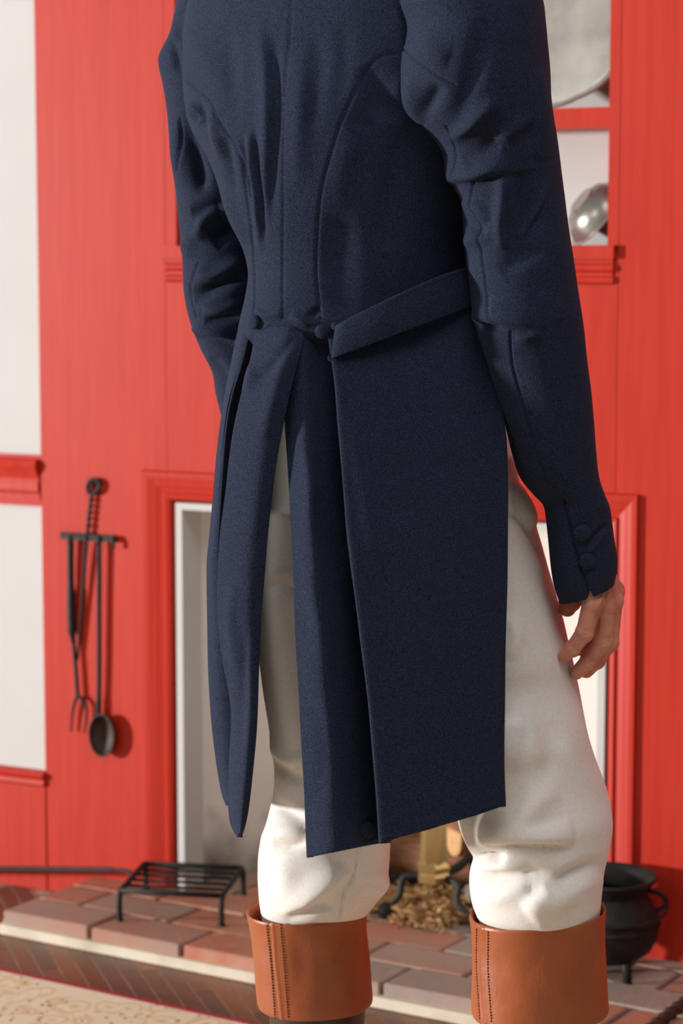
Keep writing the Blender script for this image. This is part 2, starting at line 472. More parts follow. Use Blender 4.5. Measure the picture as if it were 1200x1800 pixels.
# hearth: a raised bed of bricks, turned a little against the wall
HROT = math.radians(-4.2)
hearth = tag(empty('hearth', (-0.61, -0.262, 0)), 'raised hearth of worn red and grey bricks edged in cream', kind='structure')
hearth.rotation_euler = (0, 0, HROT)
HL = 1.75; rows_n = 5; bl, bd, hz_ = 0.191, 0.098, 0.036
def hpart(name, mb, mat):
    V = np.array(mb.v); me = bpy.data.meshes.new(name)
    mn, mx = V.min(0), V.max(0); org = np.array([(mn[0] + mx[0]) / 2, (mn[1] + mx[1]) / 2, mn[2]])
    me.from_pydata((V - org).tolist(), [], mb.f); me.materials.append(mat)
    o = raw_obj(name, me, hearth); o.location = org
    return o
hpart('mortar_bed', MB().box(0.012, HL, 0.014, rows_n * bd, 0.0, hz_ - 0.003), M['mortar'])
hpart('edging', MB().box(0.0, HL, -0.006, 0.012, 0.0, 0.017, 0.002), M['cream'])
hpart('edging', MB().box(-0.006, 0.010, 0.0125, 0.20, 0.0, 0.017, 0.002), M['cream'])
bcache = {}
for r in range(rows_n):
    x = 0.0; k = 0
    offs = 0.0 if r % 2 == 0 else bl / 2
    xs = [0.0] if offs == 0 else [0.0, offs]
    while xs[-1] < HL: xs.append(xs[-1] + bl)
    for a, b in zip(xs[:-1], xs[1:]):
        k += 1
        b = min(b, HL)
        if b - a < 0.05: continue
        g = 0.0038
        ci = rng.randrange(5)
        key = (round(b - a, 3), ci)
        y0 = r * bd
        wy = -0.262 + math.cos(HROT) * (y0 + bd / 2) + math.sin(HROT) * (a + b) / 2
        wx = -0.61 + (a + b) / 2
        if wy > 0.02 and not (OX0 - 0.02 < wx < OX1 + 0.03): continue
        if key not in bcache:
            L = (b - a) / 2 - g; D = bd / 2 - 0.0025
            bcache[key] = hpart('brick', MB().box(-L, L, -D, D, 0, 0.034, 0.0025), M['brick'][ci]); o = bcache[key]
        else:
            o = bcache[key].copy(); COL.objects.link(o)
        o.location = ((a + b) / 2, y0 + bd / 2 + 0.001, 0.004 + rng.uniform(-0.0015, 0.0015))
        o.rotation_euler = (rng.uniform(-.006, .006), rng.uniform(-.006, .006), rng.uniform(-.008, .008))

# =================================================================== OBJECTS
# ---- rug
rug = empty('rug', (0.0, -1.4, 0)); tag(rug, 'cream patterned oriental rug with a crimson edge on the floor', 'rug')
rug.rotation_euler = (0, 0, math.radians(-5.2))
def rpart(name, mb, mat, parent):
    me = bpy.data.meshes.new(name); me.from_pydata(mb.v, [], mb.f); me.materials.append(mat)
    return raw_obj(name, me, parent)
RY = 0.905
rpart('pile', MB().box(-1.6, 1.6, -1.3, RY - 0.010, 0.0, 0.009, 0.002), M['rug'], rug)
rpart('binding', MB().box(-1.61, 1.61, RY - 0.0098, RY + 0.002, 0.0, 0.010, 0.003), M['rug_edge'], rug)
rpart('binding', MB().box(-1.612, -1.6002, -1.3, RY - 0.01, 0.0, 0.010, 0.003), M['rug_edge'], rug)
rpart('binding', MB().box(1.6002, 1.612, -1.3, RY - 0.01, 0.0, 0.010, 0.003), M['rug_edge'], rug)

# ---- utensils on the wall
def Wl(px, py, y):
    d = FW + RT * ((px - 600) / FPX) + UP * ((900 - py) / FPX)
    return CAM + d * ((y - CAMY) / d[1])
def wpath(lst): return [Wl(q[0], q[1], q[2] * 0.3 - 0.004) for q in lst]
rack = empty('utensil_rack', Wl(155, 965, -0.02)); tag(rack, 'black iron utensil rack with twisted stem hung from a nail', 'rack')
mb = MB().tube(cr(wpath([(158, 868, -.022), (154, 857, -.022), (158, 846, -.022), (168, 843, -.022), (175, 850, -.022), (172, 862, -.022), (163, 868, -.022)]), 24), 0.0042, 10)
build('loop', mb, M['iron'], rack, smooth=True)
stem = cr(wpath([(162, 864, -.022), (159, 890, -.023), (156, 915, -.024), (153, 946, -.024)]), 40)
rad = [0.0036 + 0.0012 * math.sin(i * 1.1) for i in range(40)]
build('twisted_stem', MB().tube(stem, rad, 10), M['iron'], rack, smooth=True)
a, b = Wl(106, 939, -.011), Wl(204, 946, -.011)
mb = MB().box(a[0], b[0], -.014, -.008, a[2] - .008, a[2] + .004, 0.0015)
for q in mb.v[:]: pass
build('crossbar', mb, M['iron'], rack)
for px in (123, 151, 174, 199):
    p = cr(wpath([(px, 942, -.03), (px, 950, -.040), (px, 960, -.042), (px + 1, 962, -.036)]), 10)
    build('hook', MB().tube(p, 0.003, 8), M['iron'], rack, smooth=True)
build('nail', MB().tube([Wl(166, 852, -.0035), Wl(166, 851, -.016)], 0.003, 8), M['iron'], rack)

fork = empty('toasting_fork', Wl(130, 1285, -.03)); tag(fork, 'black iron two-pronged fork with flat handle hanging left on the rack', 'fork')
build('handle', MB().tube(cr(wpath([(124, 950, -.04), (124, 1000, -.036), (125, 1060, -.034), (126, 1105, -.033), (129, 1130, -.032)]), 20), [0.006] * 8 + [0.0075] * 8 + [0.006, .005, .0045, .004], 10), M['iron'], fork, smooth=True)
build('shaft', MB().tube(cr(wpath([(129, 1128, -.032), (133, 1175, -.031), (136, 1218, -.03), (136, 1226, -.03)]), 14), 0.0036, 10), M['iron'], fork, smooth=True)
for t in ([(136, 1222, -.03), (131, 1235, -.03), (127, 1255, -.028), (125, 1286, -.026)], [(136, 1222, -.03), (146, 1232, -.03), (152, 1246, -.029), (151, 1270, -.027), (148, 1288, -.026)]):
    build('prong', MB().tube(cr(wpath(t), 14), list(np.linspace(.0036, .0018, 14)), 8), M['iron'], fork, smooth=True)
sk = tag(build('meat_skewer', MB().tube(cr(wpath([(151, 954, -.039), (149, 985, -.032), (144, 1060, -.026), (136, 1160, -.022)]), 20), list(np.linspace(.0042, .0022, 20)), 8), M['iron'], smooth=True),
         'thin slanting iron rod hanging in the middle of the rack', 'skewer')
ladle = empty('ladle', Wl(178, 1335, -.03)); tag(ladle, 'long iron ladle with rusty round bowl hanging on the rack', 'ladle')
build('handle', MB().tube(cr(wpath([(174, 952, -.040), (174, 1050, -.037), (174, 1180, -.034), (173, 1240, -.032), (173, 1262, -.031)]), 24), [0.0042] * 16 + [0.005] * 8, 10), M['iron'], ladle, smooth=True)
cb = Wl(178, 1293, -0.0235)
R = []
for i in range(13):
    q = i / 12 * math.pi / 2
    rr = math.cos(q)
    R.append([(cb[0] + rr * 0.0275 * math.cos(k * math.pi / 16), cb[1] + 0.022 * math.sin(q), cb[2] + rr * 0.040 * math.sin(k * math.pi / 16)) for k in range(32)])
inner = [[(cb[0] + (p[0] - cb[0]) * 0.93, cb[1] + (p[1] - cb[1]) * 0.85 - 0.001, cb[2] + (p[2] - cb[2]) * 0.93) for p in r] for r in R]
build('bowl', MB().rings(inner[::-1] + R, cap0=False, cap1=True), M['rust_iron'], ladle, smooth=True)

# ---- gridiron
ZG = 0.038
def G(px, py, z):
    d = FW + RT * ((px - 600) / FPX) + UP * ((900 - py) / FPX)
    return CAM + d * ((z - CAMH) / d[2])
grid = empty('gridiron', G(300, 1600, ZG)); tag(grid, 'black iron gridiron on four legs with long handle on the hearth', 'gridiron')
fl, fr = G(210, 1618, ZG), G(389, 1627, ZG)
tz = ZG + 0.050
e = (fr - fl); e[2] = 0; Lg = np.linalg.norm(e); e /= Lg
nrm = np.array([-e[1], e[0], 0])
top = lambda s, t: np.array([fl[0], fl[1], tz]) + e * (s * Lg) + nrm * t
bl_ = G(253, 1516, tz); DG = float((bl_ - top(0, 0)) @ nrm); sk_ = float((bl_ - top(0, 0)) @ e)
DG = max(0.12, min(DG, 0.26))
tp = lambda s, t: top(s, t) + e * (sk_ * t / DG) * 0.6
for s in (0, 1):
    path = [np.array([*tp(s, 0)[:2], ZG]) , tp(s, 0) - np.array([0, 0, .012]), tp(s, 0.012), tp(s, DG * .5), tp(s, DG - 0.012), tp(s, DG) - np.array([0, 0, .012]), np.array([*tp(s, DG)[:2], ZG])]
    rr = []
    build('side_rail', MB().tube(np.concatenate([cr(path[:3], 14), cr(path[2:5], 8)[1:], cr(path[4:], 14)[1:]]), 0.0052, 10), M['iron'], grid, smooth=True)
for k in range(6):
    t = 0.008 + (DG - 0.016) * k / 5
    build('bar', MB().tube([tp(0, t), tp(0.5, t) , tp(1, t)], 0.0031 if 0 < k < 5 else 0.0052, 10), M['iron'], grid, smooth=True)
for s in (0, 1):
    for t in (0, DG):
        q = tp(s, t); build('foot', MB().tube([(q[0], q[1], ZG - 0.0005), (q[0], q[1], ZG + 0.004)], [0.0075, 0.006], 10), M['iron'], grid)
hp = tp(0, DG * 0.62)
hy = float(G(120, 1529, .10)[1])
hpath = cr([hp, Wl(231, 1537, hp[1] + .006), Wl(222, 1531, hp[1] + .012), Wl(200, 1529, hp[1] + .02), Wl(100, 1528, hp[1] + .03), Wl(0, 1527, hp[1] + .03), Wl(-330, 1524, hp[1] + .03)], 48)
build('handle', MB().tube(hpath, [0.0038] * 24 + [0.005] * 24, 10), M['iron'], grid, smooth=True)

# ---- cauldron
cz = 0.0375
cc = G(1052, 1712, cz)
pot = empty('cauldron', (CAMX + (Wl(1064, 1705, -0.108)[0] - CAMX), -0.108, cz)); tag(pot, 'black cast iron three-legged cauldron at the right of the hearth', 'cauldron')
px_, py_ = pot.location.x, pot.location.y
S = 0.86
prof = [(0.0, .026), (.03, .027), (.06, .033), (.083, .050), (.094, .072), (.0965, .092), (.099, .094), (.0995, .098), (.097, .101), (.0985, .104), (.0985, .108), (.095, .112), (.086, .134), (.076, .150), (.074, .156),
        (.078, .166), (.088, .176), (.092, .182), (.091, .187), (.086, .186), (.076, .176), (.069, .160), (.068, .150), (.080, .130), (.088, .105), (.085, .075), (.07, .048), (.0, .036)]
build('body', MB().lathe([(r * S, z * S) for r, z in prof], (px_, py_, cz), 56), M['iron'], pot, auto=35)
for a in (-62, 58, 178):
    a = math.radians(a) + YAW
    dx, dy = math.cos(a) * .88, math.sin(a) * .88
    build('leg', MB().tube([(px_ + dx * .058, py_ + dy * .058, cz + .045), (px_ + dx * .066, py_ + dy * .066, cz + .02), (px_ + dx * .069, py_ + dy * .069, cz)], [.012, .008, .007], 10), M['iron'], pot, smooth=True)
for sgn in (-1, 1):
    u = np.array([RT[0], RT[1], 0]) * sgn
    c0 = np.array([px_, py_, cz])
    build('ear', MB().tube(cr([c0 + u * .064 + (0, 0, .136), c0 + u * .086 + (0, 0, .129), c0 + u * .095 + (0, 0, .114), c0 + u * .079 + (0, 0, .101)], 14), .004, 8), M['iron'], pot, smooth=True)
ww = []
for k in range(25):
    q = math.pi * k / 24
    ww.append(np.array([px_, py_, cz]) - np.array([RT[0], RT[1], 0]) * .095 * math.cos(q) - np.array([HF[0], HF[1], 0]) * .087 * math.sin(q) ** .8 + np.array([0, 0, .118 - .018 * math.sin(q)]))
build('bail_handle', MB().tube(ww, .0026, 8), M['iron'], pot, smooth=True)

# ---- pewter platter and bowl in the niche
plat = empty('platter', (0.285, 0.08, 1.404)); tag(plat, 'large round pewter platter with wavy rim leaning on the upper shelf', 'platter')
def disc(prof, wav, n=96):
    R = []
    for r, z in prof:
        ring = []
        for k in range(n):
            a = 2 * math.pi * k / n
            f = 1.0
            if wav and r > 0.105: f = 1 + 0.022 * (r - 0.105) / 0.03 * (abs(math.sin(a * 3.0 + 0.4)) ** 0.7 - 0.4)
            ring.append((r * f * math.cos(a), r * f * math.sin(a), z))
        R.append(ring)
    return MB().rings(R)
def put(mb, M4):
    mb.v = [tuple(M4 @ Vector(p)) for p in mb.v]; return mb
PR = 0.141
M4 = Matrix.Translation((0.283, 0.052, 1.404 + PR * 0.975)) @ Matrix.Rotation(math.radians(90 - 11), 4, 'X')
build('dish', put(disc([(0.0001, -.012), (.07, -.0115), (.086, -.010), (.094, -.006), (.100, .004), (.104, .0095), (.128, .0125), (.131, .016), (.137, .018), (.141, .016), (.141, .013), (.131, .010), (.109, .006), (.10, -.010), (.0001, -.014)], True), M4), M['pewter'], plat, auto=50)
build('rim_moulding', put(disc([(.133, .012), (.1345, .0175), (.138, .0185), (.1405, .017), (.1405, .014)], True), M4), M['pewter_dark'], plat, auto=60)
bowl = empty('pewter_bowl', (0.345, 0.09, 1.187)); tag(bowl, 'small pewter bowl tipped on its side under the upper shelf', 'bowl')
M4 = Matrix.Translation((0.338, 0.075, 1.187 + 0.062)) @ Matrix.Rotation(math.radians(30), 4, 'Z') @ Matrix.Rotation(math.radians(62), 4, 'X') @ Matrix.Rotation(math.radians(-24), 4, 'Y')
M4 = Matrix.Translation((0.352, 0.052, 1.187 + 0.0555)) @ (Vector((0.60, 0.52, -0.60)).to_track_quat('Z', 'Y').to_matrix().to_4x4())
build('shell', put(disc([(0.0001, -.028), (.022, -.027), (.040, -.020), (.052, -.006), (.058, .008), (.0625, .009), (.0625, .0105), (.057, .0105), (.050, -.004), (.038, -.017), (.0001, -.025)], False), M4), M['pewter_dark'], bowl, auto=50)
build('foot_ring', put(disc([(.018, -.0285), (.024, -.0285), (.024, -.025), (.018, -.025)], False), M4), M['pewter_dark'], bowl, auto=50)

# ---- andiron
ay = 0.035; fz = 0.036
ab = Wl(762, 1545, ay)
AX = float(ab[0])
andi = empty('andiron', (AX, ay, fz)); tag(andi, 'iron andiron with brass hexagonal column standing in the fireplace mouth', 'andiron')
def hexprism(c, r0, r1, z0, z1, n=6, rot=0.3):
    return MB().rings([[(c[0] + r * math.cos(rot + k * 2 * math.pi / n), c[1] + r * math.sin(rot + k * 2 * math.pi / n), z) for k in range(n)] for r, z in ((r0, z0), (r1, z1))])
zb = float(ab[2])
build('column', hexprism((AX, ay), .0235, .019, zb + .03, zb + .27), M['brass'], andi)
build('base_collar', MB().lathe([(.02, 0), (.030, .001), (.031, .012), (.026, .018), (.030, .022), (.031, .028), (.025, .033), (.022, .036)], (AX, ay, zb - .004), 6), M['brass'], andi)
build('finial', MB().lathe([(.018, 0), (.026, .004), (.026, .012), (.016, .018), (.022, .028), (.030, .045), (.022, .062), (.008, .070), (.010, .078), (.0005, .086)], (AX, ay, zb + .27), 24), M['brass'], andi, smooth=True)
for sx in (-1, 1):
    foot = Wl(678, 1606, ay - .03) if sx < 0 else Wl(842, 1614, ay - .03)
    p = cr([(AX, ay, zb + .002), (AX + sx * .028, ay - .004, zb + .004), (AX + sx * .052, ay - .012, zb - .002), (AX + sx * .056, ay - .02, zb - .032), (foot[0] - sx * -.004 * 0 + sx * .0, ay - .028, fz + .018)], 24)
    build('leg', MB().tube(p, list(np.linspace(.0075, .005, 24)), 10), M['iron'], andi, smooth=True)
    build('ball_foot', MB().lathe([(.0005, -.015), (.009, -.0125), (.0145, -.005), (.0145, .005), (.009, .0125), (.0005, .015)], (p[-1][0], p[-1][1], fz + .0155), 20), M['iron'], andi, smooth=True)
build('billet_bar', MB().tube(cr([(AX, ay + .01, zb), (AX, ay + .10, zb - .004), (AX, ay + .165, zb - .004), (AX, ay + .17, fz)], 20), .008, 10), M['iron'], andi, smooth=True)

# ---- logs and shavings
def log(name, a, b, r, mat, label, cut=True):
    a = np.array(a); b = np.array(b)
    root = empty(name, ((a[0] + b[0]) / 2, (a[1] + b[1]) / 2, min(a[2], b[2]) - r)); tag(root, label, 'log')
    n = 20; rows = 14; t = (b - a) / np.linalg.norm(b - a)
    pts = [a + (b - a) * i / (rows - 1) + np.array([0, 0, 0.004 * math.sin(i * .9)]) for i in range(rows)]
    m_ = MB().tube(pts, [r * (1 + 0.05 * math.sin(i * 1.7)) for i in range(rows)], n)
    V = np.array(m_.v); m_.v = [tuple(p) for p in V + np.array([[0, 0, 0.05 * r * math.sin(i * 2.3)] for i in range(len(V))])]
    build('bark', m_, mat, root, smooth=True)
    for e_, s_ in ((a, -1), (b, 1)):
        build('cut_end', MB().tube([e_ + t * s_ * .0005, e_ + t * s_ * .003], r * .9, 20), M['wood_cut'], root)
log('log', (AX - .20, .262, fz + .046), (AX + .09, .270, fz + .046), .043, M['wood_log'], 'thick brown log lying left behind the brass column')
q_ = Wl(800, 1474, .10)
log('log', (q_[0], .10, q_[2]), (q_[0] + .13, .26, q_[2] - .01), .034, M['wood_log'], 'brown log whose pale cut end shows right of the brass column')
log('log', (AX + .045, .075, fz + .040), (AX + .17, .115, fz + .030), .015, M['ash_log'], 'thin ash grey log propped right beside the brass column')
mb = MB()
for i in range(1900):
    x = AX + rng.gauss(0.0, .085); y = rng.uniform(-.035, .16)
    if not (OX0 + .05 < x < OX1 - .03): continue
    if y < 0.0 and rng.random() < .5: continue
    if abs(abs(x - AX) - .078) < .026 and y < .03: continue
    z = fz + 0.004 + abs(rng.gauss(0, .012)) * max(0.2, 1 - abs(x - AX) / .25)
    L = rng.uniform(.004, .010); w = rng.uniform(.0018, .005); c = rng.uniform(-.003, .004)
    R_ = Matrix.Rotation(rng.uniform(0, 6.28), 3, 'Z') @ Matrix.Rotation(rng.uniform(-.7, .7), 3, 'X') @ Matrix.Rotation(rng.uniform(-.7, .7), 3, 'Y')
    vs = []
    for t_ in (0, .0012):
        for u_ in (-1, 0, 1):
            for s_ in (-1, 1):
                q = R_ @ Vector((u_ * L, s_ * w, c * u_ * u_ + t_)); vs.append((x + q.x, y + q.y, max(z + q.z, fz + .0005)))
    mb.add(vs, [(0, 1, 3, 2), (2, 3, 5, 4), (6, 8, 9, 7), (8, 10, 11, 9), (0, 6, 7, 1), (4, 5, 11, 10), (0, 2, 8, 6), (2, 4, 10, 8), (1, 7, 9, 3), (3, 9, 11, 5)])
tag(build('wood_shavings', mb, M['chips']), 'tan wood shavings strewn under the brass column', 'shavings', kind='stuff')

# ---- dark rusted iron bar at the lower right corner of the hearth
p0, p1 = G(1138, 1812, .047), G(1235, 1738, .060)
pts = [p0 + (p1 - p0) * i / 40 for i in range(41)]
bar = empty('twisted_iron_bar', tuple((p0 + p1) / 2 - np.array([0, 0, .012]))); tag(bar, 'rough twisted iron bar lying over the bricks below the cauldron', 'iron bar')
build('shank', MB().tube(pts, [.009 + .002 * math.sin(i * 1.25) for i in range(41)], 8), M['rust_iron'], bar, smooth=True)
build('end_knob', MB().lathe([(.0005, -.009), (.009, -.006), (.012, 0), (.009, .006), (.0005, .009)], tuple(p0), 16), M['iron'], bar, smooth=True)

# =================================================================== PERSON
PHI = math.radians(35)
FWD = HF * math.cos(PHI) + RT * math.sin(PHI)            # where he faces
LAT = RT * math.cos(PHI) - HF * math.sin(PHI)            # towards his right hand
ZUP = np.array([0, 0, 1.0])

def grid_faces(nr, nc, closed=True):
    i = np.arange(nr - 1)[:, None]; j = np.arange(nc if closed else nc - 1)[None, :]
    jn = (j + 1) % nc
    a = i * nc + j; b = i * nc + jn; c = (i + 1) * nc + jn; d = (i + 1) * nc + j
    return np.stack([a, b, c, d], -1).reshape(-1, 4)

def vnormals(V, F):
    n = np.cross(V[F[:, 2]] - V[F[:, 0]], V[F[:, 3]] - V[F[:, 1]])
    out = np.zeros_like(V)
    for k in range(4): np.add.at(out, F[:, k], n)
    return out / (np.linalg.norm(out, axis=1, keepdims=True) + 1e-12)

def ring_loft(rows, nr, nc, e=2.0):
    """rows: (py, x_left, x_right, half_depth, h_centre, tilt_px); horizontal rings, first row highest."""
    R = np.array([list(r) + [0] * (7 - len(r)) for r in rows], float)
    R = cr(R, nr)
    th = np.arange(nc) * 2 * math.pi / nc
    c, s_ = np.cos(th), np.sin(th)
    c = np.sign(c) * np.abs(c) ** (2 / e); s_ = np.sign(s_) * np.abs(s_) ** (2 / e)
    V = []
    for py, xl, xr, D, hc, tilt, rho in R:
        B = Pt((xl + xr) / 2, py, hc)
        px2m = float((B - CAM) @ FW) / FPX
        w = (xr - xl) / 2 * px2m
        V.append(B + np.outer(c * w, RT) + np.outer((rho * c + math.sqrt(1 - rho * rho) * s_) * D, HF) - np.outer(c * tilt * px2m, ZUP))
    return np.concatenate(V), grid_faces(nr, nc)

def orient(V, F):
    Nn = vnormals(V, F)
    if ((V - V.mean(0)) * Nn).sum() < 0: F = F[:, ::-1].copy()
    return F

def relief(V, Nn, folds, gain=1.0):
    """push vertices in or out along fold lines drawn on the side one sees; amplitudes in mm."""
    uv = proj(V)
    view = CAM - V; view /= np.linalg.norm(view, axis=1, keepdims=True)
    face = np.clip(((Nn * view).sum(1) + 0.05) / 0.3, 0, 1)
    disp = np.zeros(len(V))
    for f in folds:
        kind, pts = f[0], np.array(f[1], float)
        wp, wn, amp = (f[2], f[2], f[3]) if kind == 'g' else (f[2], f[3], f[4])
        Q = cr(pts, 50) if len(pts) > 2 else np.linspace(pts[0], pts[1], 50)
        wm = max(wp, wn) * 2.6
        idx = np.where((uv[:, 0] > Q[:, 0].min() - wm) & (uv[:, 0] < Q[:, 0].max() + wm) & (uv[:, 1] > Q[:, 1].min() - wm) & (uv[:, 1] < Q[:, 1].max() + wm) & (face > 0))[0]
        if len(idx) == 0: continue
        P = uv[idx]
        A, Bq = Q[:-1], Q[1:]
        AB = Bq - A; L2 = (AB ** 2).sum(1) + 1e-9
        best = np.full(len(idx), 1e9); sgn = np.zeros(len(idx)); tt = np.zeros(len(idx))
        for k in range(len(A)):
            rel = P - A[k]
            u = np.clip((rel @ AB[k]) / L2[k], 0, 1)
            q = rel - u[:, None] * AB[k]
            d = (q ** 2).sum(1)
            m = d < best
            best[m] = d[m]; tt[m] = (k + u[m]) / len(A)
            sgn[m] = np.sign(q[m, 0] * -AB[k, 1] + q[m, 1] * AB[k, 0])
        d = np.sqrt(best)
        w = np.where(sgn >= 0, wp, wn)
        ends = f[-1] if isinstance(f[-1], str) else 'taper'
        tap = np.sin(np.pi * np.clip(tt, 0.001, 0.999)) ** 0.6 if ends == 'taper' else 1.0
        disp[idx] += gain * (1 if abs(amp) < 2.6 else 1) * amp * 0.001 * np.exp(-(d / w) ** 2) * tap * face[idx]
    return V + Nn * disp[:, None]

def cloth_noise(V, Nn, amp, scale, seed=0):
    """gentle uneven hang of cloth from a few summed waves."""
    r = np.random.RandomState(seed); d = np.zeros(len(V))
    for k in range(7):
        kv = r.normal(size=3) * scale; d += np.sin(V @ kv + r.uniform(0, 6.28)) / 7
    return V + Nn * (d * amp)[:, None]

def np_mesh(name, V, F, mat, parent, caps=None, smooth=True, origin=None):
    V = np.asarray(V, float)
    fl = F.tolist() if hasattr(F, 'tolist') else list(F)
    if caps: fl += caps
    return build(name, (V, fl), mat, parent, smooth=smooth, origin=origin)

def surf(V, Nn, px, py, rad=7.0):
    uv = proj(V)
    while True:
        d = np.hypot(uv[:, 0] - px, uv[:, 1] - py)
        idx = np.where((d < rad) & ((Nn * (CAM - V)).sum(1) > 0))[0]
        if len(idx) >= 3: break
        rad *= 1.5
    dep = (V[idx] - CAM) @ FW
    idx = idx[dep < dep.min() + 0.02]
    n = Nn[idx].mean(0); n /= np.linalg.norm(n)
    dd = float(((V[idx] - CAM) @ FW).mean())
    ray = FW + RT * ((px - 600) / FPX) + UP * ((900 - py) / FPX)
    return CAM + ray * dd, n

def remeshed(mb, voxel, smooth_it=4, fac=0.5):
    """one continuous skin around overlapping solids -> (V, F quads)."""
    me = bpy.data.meshes.new('tmp'); me.from_pydata(mb.v, [], [list(f) for f in mb.f]); me.update()
    o = bpy.data.objects.new('tmp', me); COL.objects.link(o)
    md = o.modifiers.new('r', 'REMESH'); md.mode = 'VOXEL'; md.voxel_size = voxel
    ms = o.modifiers.new('s', 'SMOOTH'); ms.iterations = smooth_it; ms.factor = fac
    dg = bpy.context.evaluated_depsgraph_get(); dg.update()
    ev = o.evaluated_get(dg); m2 = ev.to_mesh()
    V = np.empty(len(m2.vertices) * 3); m2.vertices.foreach_get('co', V); V = V.reshape(-1, 3)
    F = np.empty(len(m2.loops), int); m2.loops.foreach_get('vertex_index', F); F = F.reshape(-1, 4)
    ev.to_mesh_clear(); bpy.data.objects.remove(o, do_unlink=True); bpy.data.meshes.remove(me)
    return V, F

def add_loft(mb, rows, nr=60, nc=48, e=2.0):
    V, F = ring_loft(rows, nr, nc, e)
    F = orient(V, F)
    n = nc
    fl = F.tolist(); a = list(range(n)); b = list(range((nr - 1) * n, nr * n))
    mb.add(V.tolist(), fl + [a[::-1], b] if True else fl)
    return mb

H0 = 2.56
base_pt = Pt(680, 1500, H0); base_pt[2] = 0.0
base_pt[2] = 0.0105
person = tag(empty('person', base_pt), 'person seen from behind in a navy tailcoat, white trousers and tan-topped boots', 'person')

# ------------------------------------------------------------ trousers
pelvis = [(640, 462, 862, .100, 2.60), (700, 458, 885, .108, 2.605), (780, 452, 900, .114, 2.61), (850, 450, 912, .118, 2.615), (930, 449, 935, .118, 2.615), (985, 457, 930, .105, 2.615), (1010, 490, 900, .085, 2.615)]
leg_l = [(890, 446, 690, .100, 2.60), (1000, 446, 690, .100, 2.605), (1100, 451, 690, .095, 2.61), (1200, 461, 690, .088, 2.61), (1300, 476, 688, .080, 2.61), (1370, 482, 686, .075, 2.61),
         (1410, 477, 686, .074, 2.605), (1450, 467, 685, .076, 2.60), (1490, 455, 684, .078, 2.60), (1530, 452, 681, .077, 2.60), (1560, 453, 673, .074, 2.60), (1590, 456, 655, .066, 2.60),
         (1620, 462, 632, .054, 2.60), (1680, 474, 618, .048, 2.60), (1740, 480, 612, .046, 2.60)]
leg_r = [(800, 690, 905, 0.090, 2.560), (850, 690, 914, 0.092, 2.560), (930, 692, 944, 0.094, 2.560), (1000, 700, 965, 0.094, 2.560), (1080, 715, 989, 0.092, 2.560), (1150, 735, 1003, 0.090, 2.555),
         (1200, 748, 1014, 0.088, 2.555), (1280, 768, 1031, 0.094, 2.532), (1330, 780, 1046, 0.092, 2.532), (1380, 792, 1064, 0.090, 2.527), (1430, 802, 1074, 0.088, 2.510), (1460, 809, 1075, 0.086, 2.510),
         (1490, 822, 1070, 0.082, 2.505), (1508, 833, 1066, 0.080, 2.505), (1530, 827, 1061, 0.080, 2.505), (1555, 825, 1058, 0.079, 2.500), (1590, 830, 1055, 0.076, 2.500), (1620, 842, 1050, 0.066, 2.500),
         (1680, 860, 1030, 0.052, 2.500), (1740, 868, 1022, 0.048, 2.500)]
mb = MB(); add_loft(mb, pelvis); add_loft(mb, leg_l, 90); add_loft(mb, leg_r, 90)
V, F = remeshed(mb, 0.0042, 6)
F = orient(V, F); Nn = vnormals(V, F)
